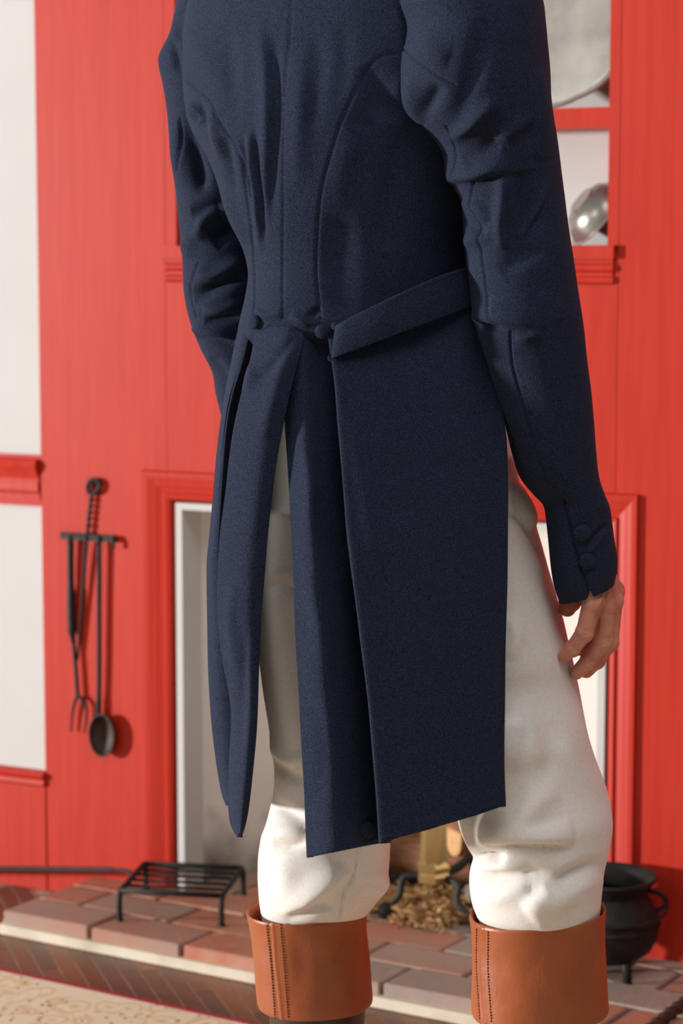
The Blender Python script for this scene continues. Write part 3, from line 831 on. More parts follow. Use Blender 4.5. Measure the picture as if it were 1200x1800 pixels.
TF = [  # right leg
    ('s', [(830, 1493), (900, 1480), (960, 1478), (1010, 1474)], 9, 30, 9), ('g', [(834, 1492), (900, 1487), (1000, 1486)], 9, -8),
    ('g', [(828, 1510), (860, 1507), (888, 1512)], 7, -11), ('g', [(835, 1525), (880, 1523), (925, 1530)], 13, 5),
    ('g', [(850, 1541), (920, 1537), (975, 1543)], 11, -5), ('s', [(985, 1546), (962, 1570), (938, 1590), (922, 1602)], 14, 30, 7),
    ('g', [(1062, 1512), (1010, 1535), (960, 1562)], 12, -7), ('g', [(1058, 1540), (1010, 1565), (965, 1600)], 18, 5),
    ('s', [(975, 1385), (930, 1425), (905, 1465)], 40, 22, 8), ('g', [(905, 1465), (940, 1452), (1000, 1440)], 14, -4),
    ('g', [(900, 1240), (930, 1290), (910, 1360)], 16, 3), ('g', [(960, 1270), (970, 1330), (940, 1390)], 18, -4),
    ('g', [(893, 1080), (905, 1120), (893, 1160)], 14, 4), ('g', [(985, 1300), (1020, 1360), (1060, 1400)], 14, 3),
    ('g', [(850, 1580), (900, 1570), (930, 1560)], 16, 4),
    ('s', [(896, 846), (910, 900), (935, 945), (962, 1000), (985, 1070), (1000, 1140)], 4, 3, -2.2, 'full'), ('g', [(905, 850), (925, 900), (935, 930)], 13, 7), ('g', [(893, 905), (912, 912), (935, 940)], 6, -4),
    ('g', [(960, 1000), (985, 1075), (996, 1130)], 16, -4),
    # left leg
    ('g', [(480, 1485), (510, 1488), (540, 1480)], 7, -6), ('g', [(455, 1480), (500, 1462), (535, 1462)], 16, 5), ('s', [(498, 1604), (530, 1590), (560, 1570), (590, 1545), (605, 1525)], 10, 26, 9),
    ('g', [(500, 1612), (550, 1598), (590, 1590)], 8, -6), ('g', [(480, 1515), (500, 1545), (490, 1590)], 22, 3),
    ('g', [(628, 1492), (622, 1535), (604, 1568), (598, 1612)], 2.6, -2.2, 'full'), ('g', [(655, 1530), (672, 1555), (650, 1575)], 14, 5), ('g', [(480, 1412), (505, 1425), (540, 1448)], 10, -5),
    ('g', [(470, 1290), (500, 1335), (540, 1330)], 10, 4), ('g', [(480, 1330), (510, 1365), (540, 1372)], 10, -5), ('g', [(466, 1030), (500, 1032), (530, 1050)], 6, -4), ('g', [(470, 1010), (500, 1005), (530, 1015)], 7, 4),
    ('g', [(500, 860), (505, 930), (512, 985)], 2.5, -2, 'full')]
V = relief(V, Nn, TF, 1.45)
V = cloth_noise(V, Nn, 0.0022, 28, 3)
trousers = np_mesh('trousers', V, F, M['trouser'], person)
tag(trousers, 'loose white twill trousers tucked into the boots')

# ------------------------------------------------------------ boots
def boot(cuff_top, cuff_bot, label):
    (py0, xl0, xr0, D0, h0, t0), (py1, xl1, xr1, D1, h1, t1) = cuff_top, cuff_bot
    c = Pt((xl0 + xr0) / 2, py0, h0); g = Pt((xl1 + xr1) / 2, py1, h1)
    gx = np.array([g[0], g[1], 0.0105])
    mb = MB()
    # shaft and foot
    sh = []
    for z, a, b in [(g[2] + 0.07, .058, .060), (g[2], .058, .060), (0.22, .052, .056), (0.15, .043, .050), (0.10, .042, .055), (0.06, .040, .060), (0.012, .038, .058)]:
        cen = gx + ZUP * z + FWD * (0.004 if z > .12 else 0.012)
        sh.append([cen + LAT * a * math.cos(k * math.pi / 16) + FWD * b * math.sin(k * math.pi / 16) for k in range(32)])
    mb.rings(sh)
    ft = []
    for d, w, zt, zb in [(-.062, .020, .07, .022), (-.052, .034, .085, .020), (0.0, .038, .105, .018), (0.06, .041, .085, .014), (0.12, .047, .062, .010), (0.17, .044, .050, .010), (0.205, .030, .040, .012), (0.218, .012, .030, .016)]:
        cen = gx + FWD * d + ZUP * (zt + zb) / 2
        ft.append([cen + LAT * w * math.cos(k * math.pi / 12) + ZUP * (zt - zb) / 2 * math.sin(k * math.pi / 12) for k in range(24)])
    mb.rings(ft)
    V, F = remeshed(mb, 0.004, 8)
    root = np_mesh('boot', V, F, M['leather_dark'], person, origin=gx)
    root['label'] = label
    # sole and heel
    out = []
    for z in (0.0, 0.012):
        out.append([gx + FWD * (0.078 + 0.148 * math.sin(a)) + LAT * (.036 + .012 * math.sin(a)) * math.cos(a) + ZUP * (z + .006) for a in np.arange(28) * 2 * math.pi / 28])
    build('sole', MB().rings(out), M['leather_dark'], root)
    out = []
    for z in (0.0, 0.03):
        out.append([gx + FWD * (-.03 + .042 * math.sin(a)) + LAT * .036 * math.cos(a) + ZUP * z for a in np.arange(20) * 2 * math.pi / 20])
    build('heel', MB().rings(out), M['leather_dark'], root)
    # turned-down tan cuff: inner wall, rolled rim, outer wall, bottom edge
    mid = lambda t, k0, k1: k0 + (k1 - k0) * t
    rows = []
    for t, ins in [(0.92, 9), (0.5, 10), (0.12, 9), (0.04, 7), (0.008, 5), (-0.008, 3), (-0.004, 1.2), (0.02, 0), (0.06, 0.5), (0.16, 2.2), (0.32, 3.2), (0.5, 2.4), (0.72, 1.2), (0.90, 0.2), (0.97, 0), (1.0, 0.8), (1.006, 3), (0.99, 6)]:
        rows.append((mid(t, py0, py1), mid(t, xl0, xl1) + ins, mid(t, xr0, xr1) - ins, mid(t, D0, D1) - ins * .00062, mid(t, h0, h1), mid(t, t0, t1)))
    V, F = ring_loft(rows, 170, 220, 2.15)
    Nn = vnormals(V, F)
    mid_v = V[60 * 220 + 10:170 * 220]
    cx_ = V.mean(0)
    o_ = ((V - cx_) * [1, 1, 0] * Nn).sum(1)[100 * 220:150 * 220].sum()
    if o_ < 0: F = F[:, ::-1].copy(); Nn = -Nn
    return root, V, F, Nn

def stitches(V, Nn, line, parent, name='stitching'):
    mb = MB(); Q = cr(np.array(line, float), 400)
    L = np.cumsum(np.r_[0, np.hypot(*np.diff(Q, axis=0).T)])
    s_ = 0.0
    while s_ + 3.4 < L[-1]:
        a = Q[np.searchsorted(L, s_)]; b = Q[np.searchsorted(L, s_ + 3.4)]
        pa, na = surf(V, Nn, a[0], a[1], 4); pb, nb = surf(V, Nn, b[0], b[1], 4)
        mb.tube([pa + na * .0004, (pa + pb) / 2 + na * .0009, pb + nb * .0004], .0006, 5); s_ += 5.2
    o = build(name, mb, M['thread'], parent); o['kind'] = 'stuff'
    return o

def cuff(top, bot, label, seams, folds):
    root, V, F, Nn = boot(top, bot, label)
    V = relief(V, Nn, folds); V = cloth_noise(V, Nn, .0012, 45, 5)
    Nn = vnormals(V, F)
    c = np_mesh('boot_cuff', V, F, M['leather'], root); c['label'] = 'turned-down tan leather cuff with stitched seam'
    for ln in seams: stitches(V, Nn, ln, root)
    return root
cuff((1597, 432, 646, .067, 2.60, -5), (1762, 453, 655, .066, 2.60, -4), 'left boot, tan leather cuff over dark brown shaft',
     [[(469, 1626), (476, 1690), (484, 1792)], [(493, 1624), (499, 1690), (507, 1792)]],
     [('g', [(478, 1620), (484, 1690), (495, 1795)], 3.0, 1.4, 'full'), ('g', [(474, 1620), (480, 1690), (491, 1795)], 2.0, -1.2, 'full'), ('g', [(520, 1640), (530, 1700), (515, 1770)], 18, -1.5), ('g', [(560, 1640), (590, 1690), (600, 1760)], 16, 1.6), ('g', [(620, 1640), (600, 1670), (585, 1690)], 8, -1.5)])
cuff((1603, 825, 1064, .073, 2.50, -9), (1778, 829, 1069, .072, 2.50, -5), 'right boot, tan leather cuff over dark brown shaft',
     [[(838, 1632), (838, 1700), (844, 1795)], [(858, 1637), (858, 1710), (864, 1798)]],
     [('g', [(848, 1632), (847, 1700), (853, 1798)], 3.0, 1.4, 'full'), ('g', [(844, 1632), (843, 1700), (849, 1798)], 2.0, -1.2, 'full'), ('g', [(890, 1660), (880, 1710), (900, 1770)], 20, -1.5), ('g', [(1040, 1640), (1048, 1700), (1050, 1760)], 14, -1.5), ('g', [(940, 1700), (980, 1730), (1000, 1780)], 25, 1.5)])

# ------------------------------------------------------------ tailcoat body
torso = [(-235, 470, 650, .075, 2.575), (-190, 455, 668, .082, 2.57), (-140, 410, 725, .095, 2.565), (-90, 365, 790, .110, 2.56), (-40, 334, 838, .122, 2.56), (10, 322, 852, .130, 2.56), (60, 316, 856, .134, 2.56),
         (130, 315, 856, .137, 2.56), (190, 322, 856, .138, 2.56), (230, 336, 870, .137, 2.56), (270, 360, 870, .136, 2.56), (310, 378, 883, .134, 2.56), (350, 391, 883, .132, 2.56), (400, 411, 884, .130, 2.56),
         (440, 429, 886, .128, 2.56), (480, 438, 890, .127, 2.56), (520, 434, 894, .127, 2.56), (560, 425, 900, .128, 2.56), (584, 421, 904, .125, 2.562), (600, 424, 902, .116, 2.565)]
torso = [tuple(r) + (0.0, float(np.interp(r[0], [-235, 0, 120, 220, 320, 420, 520, 620], [-.25, -.45, -.40, -.16, .04, .18, .26, .28]))) for r in torso]
V, F = ring_loft(torso, 330, 460, 2.0)
F = orient(V, F); Nn = vnormals(V, F)
CF = [
    # seams
    ('g', [(515, -40), (510, 60), (503, 120), (499, 190), (498, 300), (497, 440), (497, 560)], 1.7, -1.6, 'full'),
    ('g', [(718, 92), (690, 94), (668, 100), (645, 122), (605, 200), (582, 270), (563, 345), (556, 430), (556, 490), (563, 560)], 1.8, -1.8, 'full'),
    ('g', [(312, 125), (325, 140), (345, 158), (370, 180), (386, 212), (420, 272), (429, 320), (440, 400), (447, 500), (447, 560)], 1.8, -1.8, 'full'),
    ('g', [(690, -20), (706, 25), (717, 45), (712, 80)], 2.0, -2.0, 'full'),
    # body to the right of the right seam turns away
    ('g', [(690, 150), (650, 220), (625, 290), (605, 360), (598, 430), (600, 500), (606, 560)], 30, -5),
    ('g', [(650, 112), (654, 150), (672, 185), (712, 205)], 20, -4.5), ('g', [(712, 130), (700, 160), (712, 190)], 16, 2.5),
    ('g', [(640, 220), (610, 300), (600, 400)], 26, 5), ('g', [(700, 220), (690, 320), (680, 440)], 34, -6),
    # lengthwise drag folds of the back
    ('s', [(455, 40), (470, 150), (474, 250), (470, 330), (462, 400)], 16, 10, 5.5), ('g', [(483, 60), (484, 180), (480, 290), (474, 380)], 9, -4.5),
    ('g', [(437, 230), (442, 290), (452, 350), (456, 440)], 6, 4.5), ('g', [(448, 225), (453, 290), (462, 350), (464, 430)], 5, -4), ('g', [(425, 240), (432, 300), (444, 350)], 5, -3.5),
    ('g', [(553, 60), (560, 130), (548, 230)], 16, -1.8), ('g', [(604, 40), (606, 110), (590, 190)], 15, -1.5), ('g', [(530, 80), (526, 200), (522, 330)], 18, 3),
    ('g', [(352, 60), (360, 110), (372, 150)], 20, 3), ('g', [(400, 40), (405, 120), (412, 200)], 16, -3),
    # folds at the far armhole
    ('g', [(318, 176), (333, 196), (350, 212)], 6, -6), ('g', [(345, 178), (352, 200), (357, 225)], 6, -5), ('g', [(330, 178), (344, 198), (352, 216)], 5, 5), ('g', [(372, 190), (380, 235), (392, 280)], 9, 5), ('g', [(396, 240), (402, 290), (412, 340)], 8, -5),
    ('g', [(392, 330), (410, 380), (432, 430)], 9, 4),
    # waist
    ('g', [(440, 545), (470, 555), (500, 548)], 8, 2.5), ('g', [(470, 575), (485, 585), (500, 580)], 6, -4), ('g', [(540, 560), (552, 550), (560, 540)], 6, -4), ('g', [(510, 555), (530, 565), (545, 570)], 8, 3)]
V = relief(V, Nn, CF, 1.35)
V = cloth_noise(V, Nn, 0.0018, 30, 11)
Nn = vnormals(V, F)
TV, TN = V, Nn
top_cap = list(range(460))[::-1]
coat = np_mesh('tailcoat', V, F, M['wool'], person)
tag(coat, 'navy wool tailcoat with fabric covered buttons')

# sleeves
slv_r = [(-75, 785, 860, .030, 2.475), (-62, 752, 900, .055, 2.465), (-35, 718, 932, .075, 2.455), (0, 700, 953, .084, 2.45), (45, 712, 958, .086, 2.447), (75, 710, 960, .086, 2.445), (95, 703, 962, .086, 2.445), (130, 700, 965, .086, 2.445),
         (170, 706, 967, .084, 2.445), (210, 726, 972, .080, 2.447), (240, 756, 977, .074, 2.45), (270, 776, 981, .069, 2.45), (305, 783, 986, .065, 2.45), (330, 795, 990, .063, 2.45), (355, 808, 994, .061, 2.45), (400, 813, 1000, .059, 2.45), (450, 817, 1006, .059, 2.45),
         (500, 823, 1012, .058, 2.45), (550, 830, 1021, .058, 2.45), (585, 838, 1027, .057, 2.453), (620, 850, 1031, .055, 2.456), (680, 868, 1038, .052, 2.463), (740, 886, 1043, .049, 2.47), (800, 901, 1047, .046, 2.478), (840, 914, 1052, .044, 2.484),
         (870, 936, 1062, .041, 2.488), (890, 953, 1070, .039, 2.49), (915, 957, 1074, .038, 2.493), (950, 961, 1079, .038, 2.497), (985, 967, 1084, .038, 2.50, -8), (1015, 974, 1084, .038, 2.503, -14), (1042, 984, 1079, .036, 2.505, -18)]
V, F = ring_loft(slv_r, 420, 240, 2.1)
F = orient(V, F); Nn = vnormals(V, F)
SF = [
    ('g', [(705, 84), (735, 108), (772, 135), (800, 150)], 2.0, -2.0, 'full'),
    ('g', [(784, 222), (797, 250), (803, 285), (800, 308)], 2.0, -2.0, 'full'),
    ('g', [(828, 318), (831, 360), (842, 398), (845, 440), (852, 490), (864, 548), (880, 568)], 2.0, -2.0, 'full'),
    ('g', [(897, 582), (900, 640), (915, 700), (935, 770), (962, 850)], 2.0, -1.8, 'full'),
    # armpit: big soft folds
    ('g', [(792, 245), (830, 215), (875, 175)], 13, 7), ('g', [(798, 215), (822, 160), (842, 90), (850, 30)], 17, -4.5), ('g', [(740, 215), (760, 170), (775, 150)], 12, -6), ('g', [(722, 130), (725, 180), (745, 215)], 14, 6), ('g', [(740, 60), (760, 90), (790, 100)], 22, 4),
    ('s', [(780, 318), (825, 316), (860, 302), (898, 290)], 10, 30, 10), ('g', [(790, 322), (840, 320), (885, 306)], 8, -9), ('g', [(880, 235), (860, 260), (820, 285)], 20, -5),
    ('g', [(870, 300), (885, 330), (880, 400), (884, 440)], 13, 7), ('g', [(915, 300), (925, 380), (910, 460)], 26, -8), ('g', [(812, 352), (840, 365), (858, 390)], 12, 5),
    ('s', [(812, 385), (845, 408), (858, 410)], 8, 14, -4), ('g', [(815, 430), (835, 420), (870, 405)], 12, 5),
    ('g', [(962, 325), (945, 370), (915, 420)], 5, 4), ('g', [(950, 120), (952, 210), (945, 280)], 14, 4), 
    ('g', [(935, 200), (900, 230), (870, 250)], 12, 4), ('g', [(880, 480), (920, 450), (960, 440)], 16, -4),
    ('s', [(828, 556), (860, 562), (900, 574), (950, 574)], 9, 26, 7), ('g', [(835, 566), (880, 574), (945, 584)], 8, -6), ('g', [(905, 592), (930, 590), (950, 582)], 10, 5),
    ('g', [(985, 560), (1000, 640), (1005, 720)], 20, -3), ('g', [(858, 590), (880, 680), (905, 760)], 14, 3),
    ('g', [(1068, 920), (1048, 940), (1030, 962)], 4, -3), ('g', [(1070, 930), (1052, 950), (1036, 975)], 5, 2.5),
    ('s', [(955, 892), (990, 888), (1010, 890)], 6, 10, -3),
    ('s', [(990, 885), (1003, 930), (1014, 975), (1030, 1020), (1040, 1066)], 3.5, 2.0, -2.5, 'full')]
V = relief(V, Nn, SF, 1.3); V = cloth_noise(V, Nn, 0.0024, 34, 21)
uvp = proj(V)
# open slit of the cuff
mk = (uvp[:, 1] > 1040) & (np.abs(uvp[:, 0] - 1037) < 6) & ((Nn * (CAM - V)).sum(1) > 0)
V[mk] += ZUP * 0.008 * (1 - np.abs(uvp[mk, 0] - 1037) / 6)[:, None]
Nn = vnormals(V, F)
SV, SN = V, Nn
sl = np_mesh('sleeve', V, F, M['wool'], coat); sl['label'] = 'right sleeve with two buttons at the cuff'
md = sl.modifiers.new('thickness', 'SOLIDIFY'); md.thickness = 0.003; md.offset = -1

slv_l = [(-60, 370, 430, .030, 2.67), (-50, 345, 450, .05, 2.67), (-20, 320, 440, .058, 2.67), (20, 308, 430, .062, 2.67), (60, 298, 428, .064, 2.67), (95, 281, 428, .064, 2.67), (115, 279, 430, .064, 2.67), (150, 285, 434, .063, 2.67), (200, 292, 438, .062, 2.67), (260, 300, 446, .060, 2.67),
         (320, 308, 456, .059, 2.67), (390, 316, 466, .058, 2.67), (440, 320, 472, .058, 2.67), (500, 321, 478, .058, 2.67), (555, 331, 484, .057, 2.672), (610, 350, 492, .054, 2.68), (655, 372, 500, .050, 2.69), (690, 379, 508, .048, 2.70), (735, 391, 518, .046, 2.71),
         (800, 410, 532, .044, 2.725), (860, 430, 545, .041, 2.74), (920, 448, 555, .039, 2.755)]
V, F = ring_loft(slv_l, 330, 200, 2.1)
F = orient(V, F); Nn = vnormals(V, F)
LF = [('g', [(335, 372), (365, 366), (400, 358)], 10, -8), ('g', [(385, 375), (362, 385), (348, 425)], 11, 8), ('g', [(372, 425), (400, 405), (435, 395)], 14, -10), ('g', [(345, 400), (330, 430), (335, 455)], 12, 4),
      ('s', [(345, 478), (375, 488), (415, 466), (430, 458)], 8, 14, 8), ('g', [(335, 525), (375, 505), (430, 485)], 12, -11), ('g', [(355, 545), (390, 545), (430, 530)], 9, 6), ('g', [(360, 565), (390, 560), (420, 555)], 7, -6),
      ('s', [(338, 574), (365, 583), (410, 594)], 8, 12, 7), ('g', [(345, 592), (380, 600), (415, 606)], 8, -6), ('g', [(370, 630), (390, 660), (400, 690)], 12, -4),
      ('g', [(350, 462), (338, 490), (332, 515), (345, 560)], 1.8, -1.6, 'full'), ('g', [(318, 210), (319, 260), (316, 300)], 2, -2, 'full'), ('g', [(328, 220), (350, 300), (352, 340)], 14, -8), ('g', [(308, 200), (312, 270), (322, 330)], 12, 4), ('g', [(300, 60), (308, 100), (316, 130)], 8, -4), ('g', [(320, 18), (310, 50), (318, 70)], 8, -5)]
V = relief(V, Nn, LF, 1.35); V = cloth_noise(V, Nn, 0.0024, 34, 22)
sl = np_mesh('sleeve', V, F, M['wool'], coat); sl['label'] = 'left sleeve with deep creases at the elbow'
md = sl.modifiers.new('thickness', 'SOLIDIFY'); md.thickness = 0.003; md.offset = -1

# ------------------------------------------------------------ tails
def cloth_net(name, net, nr, nc, parent, label, folds=(), thick=0.0032, noise=0.0012, seed=1):
    """net[row][col] = (px, py, h)."""
    P = np.array([[Pt(*q) for q in row] for row in net])
    P = cr(cr(P, nr, 0), nc, 1)
    V = P.reshape(-1, 3); F = grid_faces(nr, nc, closed=False)
    Nn = vnormals(V, F)
    view = CAM - V
    if (Nn * view).sum() < 0: F = F[:, ::-1].copy(); Nn = -Nn
    V = relief(V, Nn, folds); V = cloth_noise(V, Nn, noise, 26, seed)
    o = np_mesh(name, V, F, M['wool'], parent); o['label'] = label
    md = o.modifiers.new('thickness', 'SOLIDIFY'); md.thickness = thick; md.offset = -1
    return o, V, vnormals(V, F)

# right tail: vent edge, lit back panel, pleat tucked under, pleat edge, side panel
ys = [578, 620, 680, 740, 800, 950, 1100, 1250, 1400, 1482]
A = [503, 500, 500, 501, 504, 512, 519, 528, 537, 541]; Ay = [578, 620, 680, 740, 800, 950, 1100, 1250, 1410, 1507]
E_ = [574, 580, 588, 593, 598, 610, 630, 648, 661, 667]
G_ = [866, 872, 880, 886, 892, 892, 889, 887, 886, 888]; Gy = [505, 590, 665, 730, 795, 945, 1090, 1230, 1350, 1418]
hA = [2.452, 2.444, 2.439, 2.434, 2.427, 2.412, 2.404, 2.400, 2.398, 2.396]
hE = [2.440, 2.428, 2.420, 2.414, 2.408, 2.396, 2.388, 2.382, 2.379, 2.377]
net = []
for i, y in enumerate(ys):
    a, e, g = A[i], E_[i], G_[i]; ay, gy = Ay[i], Gy[i]; h1, h2 = hA[i], hE[i]
    dp = [.004, .008, .012, .016, .020, .026, .030, .034, .038, .04][i]
    ym = lambda x: ay + (y - ay) * min(1, (x - a) / (e - a))
    yr = lambda x: y + (gy - y) * (x - e) / (g - e)
    k_ = min(1.0, (y - 570) / 200)
    row = [(a + 5, ay, h1 + .024 * k_ + .006), (a, ay, h1 + .016 * k_), (a + 3, ay, h1 + .011 * k_ - .001), (a + (e - a) * .38, ym(a + (e - a) * .38), h1 - .008), (a + (e - a) * .7, ym(a + (e - a) * .7), h1 + dp * .3),
           (e + 4, y, h1 + dp), (e + 16, y, h1 + dp + .006), (e + 12, y, h2 + .010), (e + 2, y, h2 + .004), (e, y, h2), (e + 5, y, h2 - .003), (e + 30, yr(e + 30), h2 - .002),
           (e + (g - e) * .4, yr(e + (g - e) * .4), h2 + .002), (e + (g - e) * .75, yr(e + (g - e) * .75), h2 + .014), (g - 8, gy, h2 + .030), (g, gy, h2 + .036), (g - 3, gy, h2 + .044)]
    net.append(row)
rt, RV, RN = cloth_net('tail', net, 260, 300, coat, 'right coat tail with a deep side pleat',
    [('g', [(555, 860), (580, 940), (600, 1010)], 18, -6), ('g', [(530, 760), (548, 850), (545, 930)], 12, 3), ('g', [(535, 1000), (560, 1080), (575, 1180)], 14, 3), ('g', [(545, 1220), (570, 1320), (560, 1420)], 16, -2.5), ('g', [(700, 900), (760, 1100), (780, 1350)], 40, 3), ('g', [(545, 1500), (610, 1488), (664, 1474)], 2.5, 1.0, 'full'), ('g', [(670, 1474), (760, 1455), (882, 1409)], 2.5, 1.0, 'full'), ('g', [(615, 700), (640, 850), (660, 1000)], 20, 2)], seed=4)

# left tail: vent edge laps over the right one, pleat, far side panel
ys = [574, 600, 640, 700, 760, 850, 950, 1050, 1150, 1240, 1330, 1400, 1445, 1472]
A = [532, 533, 523, 508, 496, 481, 470, 462, 457, 454, 447, 439, 432, 424]
C = [450, 446, 438, 422, 409, 398, 386, 381, 389, 405, 403, 401, 404, 417]
hA = [2.445, 2.437, 2.432, 2.430, 2.431, 2.436, 2.441, 2.445, 2.448, 2.450, 2.450, 2.450, 2.451, 2.452]
net = []
for i, y in enumerate(ys):
    a, c = A[i], C[i]; h = hA[i]; w = a - c
    row = [(a - 3, y, h + .012), (a, y, h + .002), (a - 3 if w > 12 else a - 1, y, h - .002), (a - w * .35, y, h - .003), (a - w * .7, y, h + .010), (c + 2 if w > 12 else c + 1, y, h + .026), (c, y, h + .031), (c + 3, y, h + .038), (c + w * .4, y, h + .044)]
    net.append(row)
lt, LV, LN = cloth_net('tail', net, 260, 160, coat, 'left coat tail lapping over the vent, ending in a point',
    [('g', [(520, 590), (480, 640), (450, 670)], 10, -3.5), ('g', [(505, 610), (480, 700), (455, 780)], 14, 2.5), ('g', [(430, 1100), (426, 1200), (420, 1330)], 9, -3), ('g', [(410, 1020), (405, 1100), (415, 1180)], 10, 3), ('g', [(445, 640), (440, 665), (436, 690)], 9, 4)], seed=6)
ys = [560, 600, 650, 700, 760, 850, 950, 1000, 1100, 1250, 1330, 1390, 1416]
Lx = [424, 414, 403, 393, 385, 376, 367, 363, 364, 370, 378, 388, 397]
Rx = [444, 437, 424, 409, 399, 392, 386, 386, 392, 408, 410, 409, 405]
net = []
for i, y in enumerate(ys):
    l, r = Lx[i], Rx[i]; h = 2.484 + min(.02, .00005 * (y - 560))
    net.append([(l + 34, y - 30 * (y > 1300), h + .20), (l + 16, y - 16 * (y > 1300), h + .14), (l + 4, y - 5 * (y > 1300), h + .075), (l, y, h + .036), (l + 2, y, h + .022), (l + (r - l) * .45, y, h + .006), (r - 2, y, h + .0), (r, y, h + .004), (r + 1, y, h + .016), (r + 16, y, h + .05)])
cloth_net('tail', net, 220, 130, coat, 'far side panel of the left coat tail', (), seed=8)

# waist flaps over the side seams
def tor_h(px, py):
    p, n = surf(TV, TN, px, py, 6); return float((p - CAM) @ HF)
def flap(top, bot, prd, label, seed):
    nk = len(top); net = []
    for t, off in [(-.02, .0035), (0.0, .001), (.03, -.002), (.5, -.003), (.95, -.001), (1.0, .0015), (1.01, .006)]:
        row = []
        for k in range(nk):
            x = top[k][0] + (bot[k][0] - top[k][0]) * t; y = top[k][1] + (bot[k][1] - top[k][1]) * t
            row.append((x, y, prd[k] + off))
        # rounded ends
        net.append(row)
    return cloth_net('waist_flap', net, 60, 160, coat, label, (), 0.004, 0.0006, seed)
tx = [(589, 573), (591, 572), (620, 556), (680, 527), (740, 500), (800, 477), (850, 462)]
bx = [(583, 628), (585, 629), (620, 617), (680, 594), (740, 571), (800, 548), (850, 530)]
flap(tx, bx, [2.432, 2.420, 2.414, 2.412, 2.418, 2.437, 2.465], 'right waist flap running from the back button to the hip', 2)

# covered buttons
def button(Vs, Ns, px, py, r, parent, lift=0.001):
    p, n = surf(Vs, Ns, px, py)
    n = n + 0.4 * (CAM - p) / np.linalg.norm(CAM - p); n /= np.linalg.norm(n)
    q = Vector(n).to_track_quat('Z', 'Y').to_matrix().to_4x4()
    mb = MB().lathe([(r * .45, -.004), (r * .5, -.001), (r * .96, .0002), (r, .0012), (r * .96, .0022), (r * .75, .0032), (r * .4, .0038), (.0004, .0040)], (0, 0, 0), 28)
    put(mb, Matrix.Translation(Vector(p + n * lift)) @ q)
    b = build('button', mb, M['wool'], parent, smooth=True, origin=p)
    return b
button(TV, TN, 450, 567, .0080, coat, .004); button(TV, TN, 567, 581, .0080, coat, .004)
button(RV, RN, 645, 1459, .0095, coat, .001)
button(SV, SN, 1023, 936, .0095, coat, .0012); button(SV, SN, 1032, 986, .0090, coat, .0012)

# collar
col_rows = [(-200, 452, 668, .088, 2.572), (-225, 455, 665, .086, 2.574), (-262, 462, 656, .080, 2.578), (-268, 466, 652, .077, 2.578), (-262, 470, 648, .074, 2.578), (-205, 475, 645, .070, 2.576)]
V, F = ring_loft(col_rows, 50, 120); F = orient(V, F)
np_mesh('collar', V, F, M['wool'], coat)['label'] = 'standing collar'

# ------------------------------------------------------------ body: one skin under the clothes, with head and hands
mb = MB()
sh_r = Pt(835, -10, 2.455); sh_l = Pt(385, 20, 2.665); neck = Pt(565, -215, 2.58); chest = Pt(590, 100, 2.565); pel = Pt(680, 800, 2.58)
el_r = Pt(928, 560, 2.455); wr_r = Pt(1027, 985, 2.502); el_l = Pt(405, 545, 2.672); wr_l = Pt(505, 915, 2.755)
kn_l, kn_r = Pt(572, 1440, 2.61), Pt(940, 1440, 2.515); an_l, an_r = Pt(553, 1762, 2.60), Pt(948, 1778, 2.50)
hd = neck + ZUP * 0.195 + FWD * 0.03
torso_in = [(r[0], r[1] + 26, r[2] - 26, r[3] - .018, r[4], 0, r[6]) for r in torso[2:]] [:-1] + [(r[0], r[1] + 26, r[2] - 26, r[3] - .016, r[4] + .004) for r in pelvis[1:]]
add_loft(mb, torso_in, 60, 48)
mb.capsule(chest, sh_r, .06, .04); mb.capsule(chest, sh_l, .06, .035)
mb.capsule(sh_r, el_r, .047, .038); mb.capsule(el_r, wr_r, .036, .025); mb.capsule(sh_l, el_l, .038, .034); mb.capsule(el_l, wr_l, .036, .025)
mb.capsule(neck - ZUP * .09, neck + ZUP * .11 + FWD * .015, .060, .054)
mb.capsule(Pt(580, 900, 2.61), kn_l, .062, .042); mb.capsule(kn_l, an_l, .042, .038); mb.capsule(Pt(790, 900, 2.575), kn_r, .064, .045); mb.capsule(kn_r, an_r, .045, .038)
# head: skull, jaw, nose, brows, ears, lips
rr = []
for i in range(25):
    t = i / 24 * math.pi; z = math.cos(t); r = math.sin(t) + 1e-3
    rr.append([hd + ZUP * z * .118 + LAT * r * .075 * (1 - .12 * max(0, -z)) * math.cos(a) + FWD * (r * .097 * (1 - .18 * max(0, -z)) * math.sin(a) + .012 * max(0, -z)) for a in np.arange(32) * 2 * math.pi / 32])
mb.rings(rr[::-1])
mb.capsule(hd + FWD * .088 + ZUP * .012, hd + FWD * .108 - ZUP * .028, .008, .013)
mb.capsule(hd + FWD * .084 + ZUP * .022 - LAT * .045, hd + FWD * .084 + ZUP * .022 + LAT * .045, .010, .010)
mb.capsule(hd + FWD * .090 - ZUP * .060 - LAT * .020, hd + FWD * .090 - ZUP * .060 + LAT * .020, .007, .007)
mb.capsule(hd + FWD * .070 - ZUP * .092 - LAT * .02, hd + FWD * .070 - ZUP * .092 + LAT * .02, .020, .020)
for sgn in (-1, 1):
    mb.capsule(hd + LAT * sgn * .076 + ZUP * .018 - FWD * .004, hd + LAT * sgn * .074 - ZUP * .026, .012, .009)
BV, BF = remeshed(mb, 0.0065, 5)
